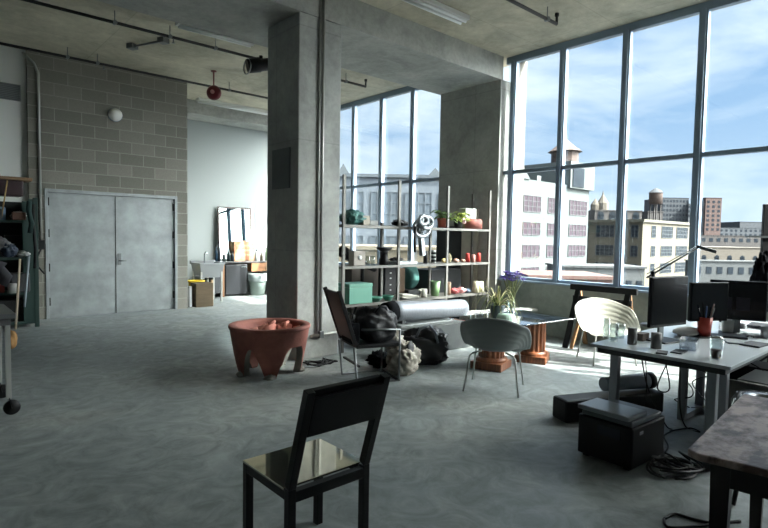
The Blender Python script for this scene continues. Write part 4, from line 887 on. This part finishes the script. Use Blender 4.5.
# ------------------------------------------------------------------ sawhorse
T = thing('sawhorse', 'black topped folding sawhorse with timber legs against the window wall', 'trestle', (7.26, 3.55, 0))
mw_ = mat('saw_wood', (158, 120, 84), .7); pa = onX(568, 281, 7.2)-Vector((7.26, 3.55, 0)); pb = onX(636, 286, 7.2)-Vector((7.26, 3.55, 0))
y0_, y1_ = .44, -.40
b = MB(); b.bar((0, y0_+.06, .86), (0, y1_-.06, .86), .05, .085); b.build('top_beam', M_black, T, bevel=.004)
MB().bar((-.03, y0_, .70), (-.03, y1_, .70), .03, .075).build('cross_rail', M_black, T)
for y in (y0_-.06, y1_+.06):
    MB().bar((0, y, .84), (-.27, y+.03, 0), .035, .07, up=(0, 1, 0)).build('leg', M_black, T)
    MB().bar((.03, y, .80), (.26, y, 0), .035, .06, up=(0, 1, 0)).build('leg', mw_, T)
MB().bar((-.02, y0_-.18, .70), (-.26, y0_-.12, 0), .03, .04, up=(0, 1, 0)).build('timber_stay', mw_, T)

# ------------------------------------------------------------------ desk
DT = .74
T = thing('long_desk', 'long white topped work desk on square steel legs in front of the windows', 'desk', (3.98, 1.08, 0))
LX, LY = 2.6, .96
top = MB().box(0, LX, 0, LY, DT-.025, DT).build('tabletop', mat('desk_white', (186, 192, 196), .3, coat=.2), T, bevel=.003)
MB().box(.04, LX-.04, .04, LY-.04, DT-.07, DT-.026).build('apron', mat('apron_dark', (52, 52, 54), .5), T)
M_leg = mat('leg_steel', (142, 146, 150), .3, .8)
for x, y in ((.14, .82), (.07, .12), (.29, .12), (2.5, .12), (2.5, .82)): MB().box(x-.03, x+.03, y-.03, y+.03, 0, DT-.07).build('leg', M_leg, T, bevel=.003)
b = MB(); b.box(1.0, 1.06, .60, .66, 0, DT-.07); b.box(1.42, 1.48, .60, .66, 0, DT-.07); b.box(1.06, 1.42, .60, .66, 0, .05); b.build('leg', M_leg, T, bevel=.003)

def dk(px, py, z=DT+.001): q = fl(px, py, z); return (q.x, q.y, z)
def monitor(name, base, head, wd_, ht, rz, label, rx=.0, lit=False):
    T = thing(name, label, 'monitor', (base[0], base[1], DT+.001), rz)
    hz = head-DT
    MB().box(-wd_/2, wd_/2, -.03, 0, hz, hz+ht).box(-wd_*.3, wd_*.3, 0, .035, hz+ht*.2, hz+ht*.8).build('screen', M_blackp, T, bevel=.006)
    MB().box(-wd_/2+.012, wd_/2-.012, -.0325, -.0302, hz+.02, hz+ht-.012).build('panel', mat('screen_dark', (12, 13, 18), .18, coat=.3), T)
    MB().box(-.03, .03, .03, .05, .01, hz+ht*.4).build('stand', M_dsteel, T, bevel=.003)
    MB().box(-.13, .13, -.09, .11, 0, .012).build('foot', M_blackp, T, bevel=.004)
    return T
monitor('computer_monitor', (4.56, 1.71), .865, .47, .40, -.22, 'tall angled black monitor nearest the window on the desk')
monitor('computer_monitor', (5.08, 1.58), .875, .38, .33, -.50, 'middle black monitor turned away behind the red pen cup')
T = monitor('computer_monitor', (5.40, 1.44), .875, .42, .34, -1.28, 'black monitor at the right with two faint panels on its screen')
mfaint = mat('screen_faint', (34, 30, 44), .3)
for x0 in (-.14, -.01):
    MB().box(x0, x0+.10, -.0345, -.0328, .22, .33).build('window_panel', mfaint, T)
# lamp
T = thing('desk_lamp', 'slim adjustable metal desk lamp reaching over the monitors', 'lamp', (5.08, 1.86, DT+.001))
j0 = Vector(atD(653, 274, 5.06)); j1 = Vector(atD(699, 247, 5.06)); j2 = Vector(atD(716, 252, 5.0)); L0 = Vector(T.location)
T.location.x, T.location.y = j0.x, j0.y; L0 = Vector(T.location)
MB().lathe([(0, 0), (.09, 0), (.09, .02), (0, .025)]).build('base', M_dsteel, T)
MB().tube([(0, 0, .02), tuple(j0-L0)], .008).build('pole', M_dsteel, T)
b = MB(); dd = (j1-j0).normalized(); b.tube([tuple(j0-L0-dd*.07), tuple(j1-L0)], .009); b.tube([tuple(j0-L0-dd*.07+Vector((0, 0, .035))), tuple(j1-L0+Vector((0, 0, .02)))], .004)
b.build('arm', M_dsteel, T)
b = MB(); b.cbox(tuple(j0-L0), (.03, .03, .05)); b.cbox(tuple(j1-L0), (.04, .03, .03)); b.build('joint', M_black, T)
hd = j2-j1; b = MB(); b.bar(tuple(j1-L0), tuple(j2-L0), .10, .03); b.build('lamp_head', M_dsteel, T, bevel=.005)
# things on the desk
def cupat(name, lb, cat, px, py, r, h, c, rough=.5, taper=1.15, m_=None, open_=True):
    x, y, z = dk(px, py); pr_ = [(0, 0), (r, 0), (r*taper, h)] + ([(r*taper*.9, h), (r*.88, .01), (0, .01)] if open_ else [(0, h)])
    return tag(MB().lathe(pr_, n=24).build(name, m_ or mat('ct_%d_%d_%d' % c, c, rough), loc=(x, y, z)), lb, cat, 'things on the desk')
for k, (px, py, h, lb) in enumerate(((613, 341, .14, 'leftmost clear glass tumbler at the desk corner'), (620, 338, .12, 'clear glass tumbler standing behind the leftmost one'), (606, 338, .16, 'slim tall clear glass at the far desk corner'))):
    x, y, z = dk(px, py); r = .034 if k < 2 else .022; tag(MB().lathe([(0, 0), (r, 0), (r*1.15, h), (r*1.05, h), (r*.9, .01), (0, .01)], n=24).build('glass_tumbler', mglass, loc=(x, y, z)), lb, 'glass', 'tumblers on the desk corner')
gcol = mat('cup_grey', (110, 110, 110), .6)
cupat('grey_cup', 'matte grey cylinder cup beside the glass tumblers', 'cup', 632, 344, .035, .125, (110, 110, 110), m_=gcol, taper=1, open_=False)
cupat('grey_cup', 'matte grey cylinder cup in front of the angled monitor', 'cup', 656, 348, .038, .115, (110, 110, 110), m_=gcol, taper=1, open_=False)
x, y, z = dk(641, 340); tag(MB().cbox((0, 0, .03), (.12, .08, .06)).build('small_box', mat('sbox', (96, 84, 76), .7), loc=(x, y, z), bevel=.004), 'small brown box between the two grey cups', 'box')
x, y, z = dk(704, 337); T = thing('pen_cup', 'red plastic cup full of pens on the desk', 'pen cup', (x, y, z))
mred = mat('red_cup', (160, 50, 38), .4); MB().lathe([(0, 0), (.045, 0), (.06, .17), (.054, .17), (.04, .01), (0, .01)]).build('cup', mred, T)
for k in range(7):
    a = k*2*PI/7; c = [(40, 40, 44), (60, 90, 60), (150, 60, 50), (180, 180, 176), (30, 60, 110), (90, 60, 50), (50, 50, 50)][k]
    MB().tube([(.012*math.cos(a), .012*math.sin(a), .02), (.07*math.cos(a), .07*math.sin(a), .25+.02*(k % 3))], .0055, 8).build('pen', mat('pen%d' % k, c, .5), T)
x, y, z = dk(716, 358); T = thing('coffee_cup', 'clear plastic cup half full of brown iced coffee near the desk edge', 'cup', (x, y, z))
MB().lathe([(0, 0), (.034, 0), (.046, .13), (.043, .13), (.031, .004), (0, .004)]).build('cup', mglass, T)
MB().lathe([(0, .006), (.031, .006), (.036, .06), (0, .06)]).build('coffee', mat('coffee', (120, 78, 48), .4), T)
MB().lathe([(.048, .128), (.05, .135), (.03, .155), (.0, .157)]).build('lid', mglass, T)
x, y, z = dk(689, 349); T = thing('food_container', 'clear plastic food container with a lid on the desk', 'container', (x, y, z), .2)
MB().box(-.08, .08, -.055, .055, 0, .07).build('body', glassmat('tub_plastic', (.72, .76, .8), .2, .2), T, bevel=.008); MB().box(-.085, .085, -.06, .06, .071, .08).build('lid', glassmat('lid_plastic', (.8, .84, .88), .25, .2), T)
x, y, z = dk(679, 352); tag(MB().cbox((0, 0, .004), (.16, .08, .008), rz=.1).build('smartphone', M_blackp, loc=(x, y, z), bevel=.003), 'dark phone lying flat left of the food container', 'phone')
x, y, z = dk(662, 353); tag(MB().cbox((0, 0, .005), (.11, .07, .01), rz=.3).build('notebook', mat('nb', (62, 62, 66), .7), loc=(x, y, z)), 'small dark notebook below the grey cup', 'notebook')
x, y, z = dk(668, 350); tag(MB().cbox((.12, .05, .012), (.40, .13, .018), rz=-1.02).build('keyboard', mat('kb', (30, 32, 36), .5), loc=(5.02, 1.45, z)), 'black keyboard in front of the middle monitor', 'keyboard')
x, y, z = dk(684, 334); tag(MB().blob((0, 0, .035), (.3, .2, .07), seed=31, amp=.2).build('white_cloth', mat('clothw', (196, 192, 190), .8), loc=(5.0, 1.72-.02, z)), 'folded white cloth behind the pens', 'cloth')
cupat('white_cup', 'large frosted white cup right of the red pen cup', 'cup', 728, 333, .048, .12, (176, 180, 180))
x, y, z = dk(745, 338)
for k, (px, py, w_, d_, c, lb, rz_) in enumerate(((735, 328, .34, .22, (206, 208, 210), 'white papers fanned under the right monitor', .2), (752, 335, .3, .21, (196, 200, 202), 'second sheaf of white papers by the right edge of the desk', -.4), (762, 330, .26, .2, (40, 42, 46), 'black folder among the papers at the right', .1), (733, 342, .2, .12, (150, 156, 160), 'grey envelope between the coffee and the papers', .5), (755, 345, .22, .14, (52, 54, 60), 'dark tablet lying on the right part of the desk', -.1))):
    x, y, z = dk(px, py); b = MB()
    if k < 2:
        for j in range(6): b.cbox((.01*j, -.012*j, .003+.005*j), (w_, d_, .004), rz=rz_+.13*j*(-1)**j)
    else: b.cbox((0, 0, .006), (w_, d_, .012), rz=rz_)
    tag(b.build(['papers', 'papers', 'folder', 'envelope', 'tablet'][k], mat('dp%d' % k, c, .6), loc=(x, y, z+ (0 if k < 2 else (.04 if k == 2 else .0)))), lb, ['papers', 'papers', 'folder', 'envelope', 'tablet'][k], None, 'stuff' if k < 2 else None)
for px, py, h, c, lb in ((741, 331, .07, (120, 122, 124), 'squat grey tin below the right monitor'), (765, 338, .1, (160, 164, 168), 'pale mug at the right border of the desk'), (723, 322, .09, (66, 66, 70), 'dark jar behind the frosted cup')):
    cupat('desk_jar', lb, 'jar', px, py, .035, h, c, taper=1.0)
# tall black screen on a stand at the right border
p = atD(764, 204, 5.6); x, y = p.x+.12, p.y-.05
T = thing('light_stand', 'tall black upright light panel on a stand at the right border', 'light stand', (p.x+.16, p.y-.14, 0), -.85)
MB().box(-.2, .1, -.02, .02, 1.35, p.z+.0).build('panel', M_blackp, T, bevel=.004)
MB().tube([(-.05, .03, 0.02), (-.05, .03, 1.6)], .016).build('pole', M_black, T)
MB().box(-.34, -.08, -.03, .05, 1.60, 1.62).build('bracket', M_dsteel, T)
for a in (.5, 2.6, 4.7): MB().bar((-.05, .03, .35), (-.05+.35*math.cos(a), .03+.35*math.sin(a), .01), .02).build('leg', M_black, T)
T = thing('black_jacket', 'black jacket hanging behind the right monitor', 'jacket', (p.x+.05, p.y-.02, 0))
T['label'] = 'black jacket hanging on the light stand behind the right monitor'
MB().blob((0, 0, 1.12), (.34, .22, .66), seed=41, amp=.12, nu=40, nv=40, crumple=.3).build('body', M_blackf, T)

# under the desk
tag(MB().box(0, .34, 0, .5, 0, .44).build('computer_tower', M_blackp, loc=(5.62, 1.22, 0), bevel=.01), 'black computer tower on the floor under the right end of the desk', 'computer')
T = thing('desktop_computer', 'wide black computer case with a pale top edge under the desk', 'computer', (4.98, .98, 0))
MB().box(0, .5, 0, .32, 0.03, .44).build('body', M_blackp, T, bevel=.01); MB().box(0, .5, 0, .32, .441, .452).build('top_panel', M_dsteel, T)
for x in (.05, .4): MB().box(x, x+.05, .05, .27, 0, .03).build('foot', M_black, T)
tag(MB().cbox((0, 0, .24), (.03, .5, .48)).build('leaning_board', mat('lboard', (92, 92, 88), .7), loc=(4.78, 1.15, 0)), 'grey board standing on edge under the desk', 'board')
# cables
def cable(pts, r, lb, m_=M_blackp):
    # smooth through points
    P = [Vector(p) for p in pts]; out = []
    for i in range(len(P)-1):
        p0, p1, p2, p3 = P[max(i-1, 0)], P[i], P[i+1], P[min(i+2, len(P)-1)]
        for k in range(6):
            t = k/6; out.append(.5*((2*p1)+(-p0+p2)*t+(2*p0-5*p1+4*p2-p3)*t*t+(-p0+3*p1-3*p2+p3)*t**3))
    out.append(P[-1]); return tag(MB().tube([tuple(q) for q in out], r, 6).build('cable', m_), lb, 'cable')
def F(px, py, z=.008): q = fl(px, py, z); return (q.x, q.y, z)
cable([(4.45, 1.85, .655), (4.5, 1.8, .35), (4.62, 1.7, .05), F(672, 430), F(664, 436), F(668, 447), F(660, 458)], .006, 'black cable dropping from the left part of the desk to the floor')
cable([(4.75, 1.8, .655), (4.82, 1.75, .3), (4.95, 1.9, .25), (5.05, 1.85, .5), (5.1, 1.8, .655)], .006, 'black cable looping beneath the middle of the desk')
cable([(4.6, 1.6, .655), (4.7, 1.62, .2), (4.8, 1.6, .01), F(700, 432), F(690, 428), F(670, 431)], .006, 'black cable running along the floor between the desk legs')
cable([(4.3, 1.75, .655), (4.3, 1.73, .4), (4.31, 1.74, .02), F(650, 425)], .004, 'thin black cable hanging straight down by the left desk leg')
for k in range(5):
    c0 = (5.1+.07*k, 1.72-.1*k, 0)
    cable([(c0[0]+.12*math.cos(t*1.1+k), c0[1]+.1*math.sin(t*1.4+k*2), .06+.055*t) for t in range(9)], .005, ['knotted black cable behind the looped steel desk leg', 'second knotted black cable behind the looped leg', 'cable knot hanging low under the desk middle', 'cable knot nearest the black computer', 'black cable coil in front of the computer tower'][k])
b = MB(); rnd = random.Random(9); c0 = Vector(fl(680, 470))
for k in range(9):
    r1, r2 = rnd.uniform(.1, .24), rnd.uniform(.07, .14); cx, cy = c0.x+rnd.uniform(-.1, .12), c0.y+rnd.uniform(-.08, .1); a0 = rnd.uniform(0, 6)
    b.tube([(cx+r1*math.cos(a0+i*.42)*(1+.05*math.sin(i)), cy+r2*math.sin(a0+i*.42), .012+.012*k*(.5+.5*math.sin(i*.5+k))) for i in range(15)], .008, 6)
tag(b.build('cable_pile', M_blackp), 'pile of black cables on the floor behind the worn brown table', 'cables', kind='stuff')
cable([F(664, 519), F(675, 514), F(693, 519), F(715, 523), F(740, 521)], .008, 'black cable looping on the floor in front of the worn brown table')
cable([F(664, 519), F(668, 527), F(690, 527), F(715, 523.5)], .008, 'lower loop of black cable at the bottom edge by the table leg')

# ------------------------------------------------------------------ printer, long case
PZ = .42
c1, c2, c3 = fl(581, 458), fl(626, 474), fl(659, 457)
T = thing('printer', 'black laser printer standing on the floor in front of the desk', 'printer', (3.70, 1.56, 0), 0)
ux = (c3-c2).normalized(); T.location = (c2.x+.03, c2.y-.02, 0); ang = math.atan2(ux.y, ux.x); T.rotation_euler = (0, 0, ang)
PW, PD = (c3-c2).length, .40
mpb = mat('printer_black', (12, 14, 18), .5, spec=.25)
MB().box(0, PW, 0, PD, .02, .30).build('body', mpb, T, bevel=.012)
MB().box(.01, PW*.92, .01, PD-.02, .301, .34).build('paper_deck', mat('printer_grey', (78, 82, 86), .4), T, bevel=.01)
MB().box(-.02, PW*.52, .02, PD, .341, .375).build('scanner_lid', mat('printer_top', (128, 134, 140), .28), T, bevel=.012)
MB().box(PW*.2, PW*.3, -.004, 0, .24, .26).build('button', M_dsteel, T)
MB().box(-.006, 0, PD*.2, PD*.62, .20, .27).build('control_panel', mat('pr_panel', (44, 48, 54), .2), T)
for x in (.03, PW-.07):
    for y in (.03, PD-.07): MB().box(x, x+.04, y, y+.04, 0, .02).build('foot', M_black, T)
T = thing('long_black_case', 'long low black case lying behind the printer', 'case', (4.10, 2.06, 0), .0)
a0, a1 = fl(566, 424), fl(664, 413); d = a1-a0; ang = math.atan2(d.y, d.x)
T.location = (a0.x, a0.y, 0); T.rotation_euler = (0, 0, ang)
MB().box(0, d.length, 0, .2, .0, .19).build('body', mpb, T, bevel=.02)
T = thing('plastic_wrapped_roll', 'roll wrapped in clear grey plastic on top of the long black case', 'roll', (4.78, 2.14, .195), -.42)
MB().tube([(-.2, 0, .075), (.24, 0, .075), (.27, 0, .075)], [.06, .07, .07], 20).build('roll', mat('plastic_grey', (132, 140, 150), .25, bump=.5, bscale=12), T)
MB().tube([(.27, 0, .075), (.33, 0, .075)], [.074, .074], 20).build('end_cap', M_blackp, T)
cable([F(660, 445), F(663, 455), F(667, 463)], .02, 'thick short black plug lead lying right of the printer')

# ------------------------------------------------------------------ worn brown table and black stool
T = thing('worn_table', 'worn brown topped table with dark legs at the lower right', 'table', (0, 0, 0))
t1, t2, t3 = Vector((2.24, .74, 0)), Vector((3.02, .80, 0)), Vector((2.32, .46, 0))
ang = math.atan2(.07, .8)
T.location = (2.24, .745, 0); T.rotation_euler = (0, 0, ang)
mt = mat('worn_wood', (176, 154, 144), .5, dark=(84, 62, 55), vscale=7, lo=.42, hi=.58, bump=.5, bscale=25, stretch=(1, 1.6, 1))
MB().prism([(.03, 0), (1.1, 0), (1.1, -.8), (.06, -.8), (.0, -.04)], .71, .74).build('tabletop', mt, T, bevel=.006)
mdk = mat('dark_wood', (34, 28, 28), .5)
MB().box(.10, 1.02, -.72, -.07, .60, .71).build('apron', mdk, T)
for x, y in ((.13, -.10), (.99, -.10), (.13, -.70), (.99, -.70)):
    b = MB(); vs = [(x-.035, y-.035, .71), (x+.035, y-.035, .71), (x+.035, y+.035, .71), (x-.035, y+.035, .71), (x-.022, y-.022, 0), (x+.022, y-.022, 0), (x+.022, y+.022, 0), (x-.022, y+.022, 0)]
    b.add(vs, [(0, 1, 2, 3), (7, 6, 5, 4), (0, 4, 5, 1), (1, 5, 6, 2), (2, 6, 7, 3), (3, 7, 4, 0)]); b.build('leg', mdk, T)
T = thing('black_stool', 'shiny black moulded seat tucked behind the worn brown table', 'chair', (3.86, .80, 0), .3)
n = 40; b = MB(); vs = []
for j in range(11):
    r = .22*j/10
    for i in range(n):
        a = 2*PI*i/n; k = (abs(math.cos(a))**4+abs(math.sin(a))**4)**-.25; rr = r*min(k, 1.2); vs.append((rr*math.cos(a), rr*math.sin(a), .57-.03*math.cos(j/10*PI)*1.0 - (.05 if j == 10 else 0)))
b.add(vs, [(j*n+i, j*n+(i+1) % n, (j+1)*n+(i+1) % n, (j+1)*n+i) for j in range(10) for i in range(n)], 0, True)
b.build('seat', mat('gloss_black', (16, 17, 19), .15, coat=.6), T, solid=.02)
for x in (-1, 1):
    for y in (-1, 1): MB().tube([(x*.12, y*.12, .535), (x*.2, y*.2, 0.004)], .013).build('leg', M_black, T)

# ------------------------------------------------------------------ foreground chair
T = thing('black_metal_chair', 'square black metal chair with a mirror polished seat in the foreground', 'chair', (1.192, 1.93, 0), 0)
CWx, CDy, SH = .45, .42, .455
M_gl = mat('polished_black', (6, 7, 9), .35, 0, spec=.3)
pl_ = .038
for x in (0, CWx-pl_): MB().box(x, x+pl_, CDy-pl_, CDy, 0, SH-.012).build('leg', M_gl, T, bevel=.002)
Mb = Matrix.Translation((0, 0, SH)) @ Matrix.Rotation(.30, 4, 'X')
for x in (0, CWx-pl_):
    MB().box(x, x+pl_, 0, pl_, 0, SH).build('leg', M_gl, T, bevel=.002)
    MB().box(x, x+pl_, 0, pl_, 0, .475, M=Mb).build('back_post', M_gl, T, bevel=.002)
b = MB(); b.box(pl_, CWx-pl_, 0, pl_, SH-.06, SH-.012); b.box(pl_, CWx-pl_, CDy-pl_, CDy, SH-.05, SH-.012); b.box(0, pl_, pl_, CDy-pl_, SH-.05, SH-.012); b.box(CWx-pl_, CWx, pl_, CDy-pl_, SH-.05, SH-.012); b.build('seat_frame', M_gl, T, bevel=.002)
MB().box(0, CWx, .045, CDy, SH-.011, SH).build('seat', mat('mirror_steel', (205, 200, 186), .05, 1), T, bevel=.002)
MB().box(pl_+.001, CWx-pl_-.001, -.002, .016, .26, .445, M=Mb).build('backrest', M_gl, T, bevel=.002)
MB().box(pl_+.001, CWx-pl_-.001, .022, .045, .39, .47, M=Mb).build('top_rail', M_gl, T, bevel=.002)
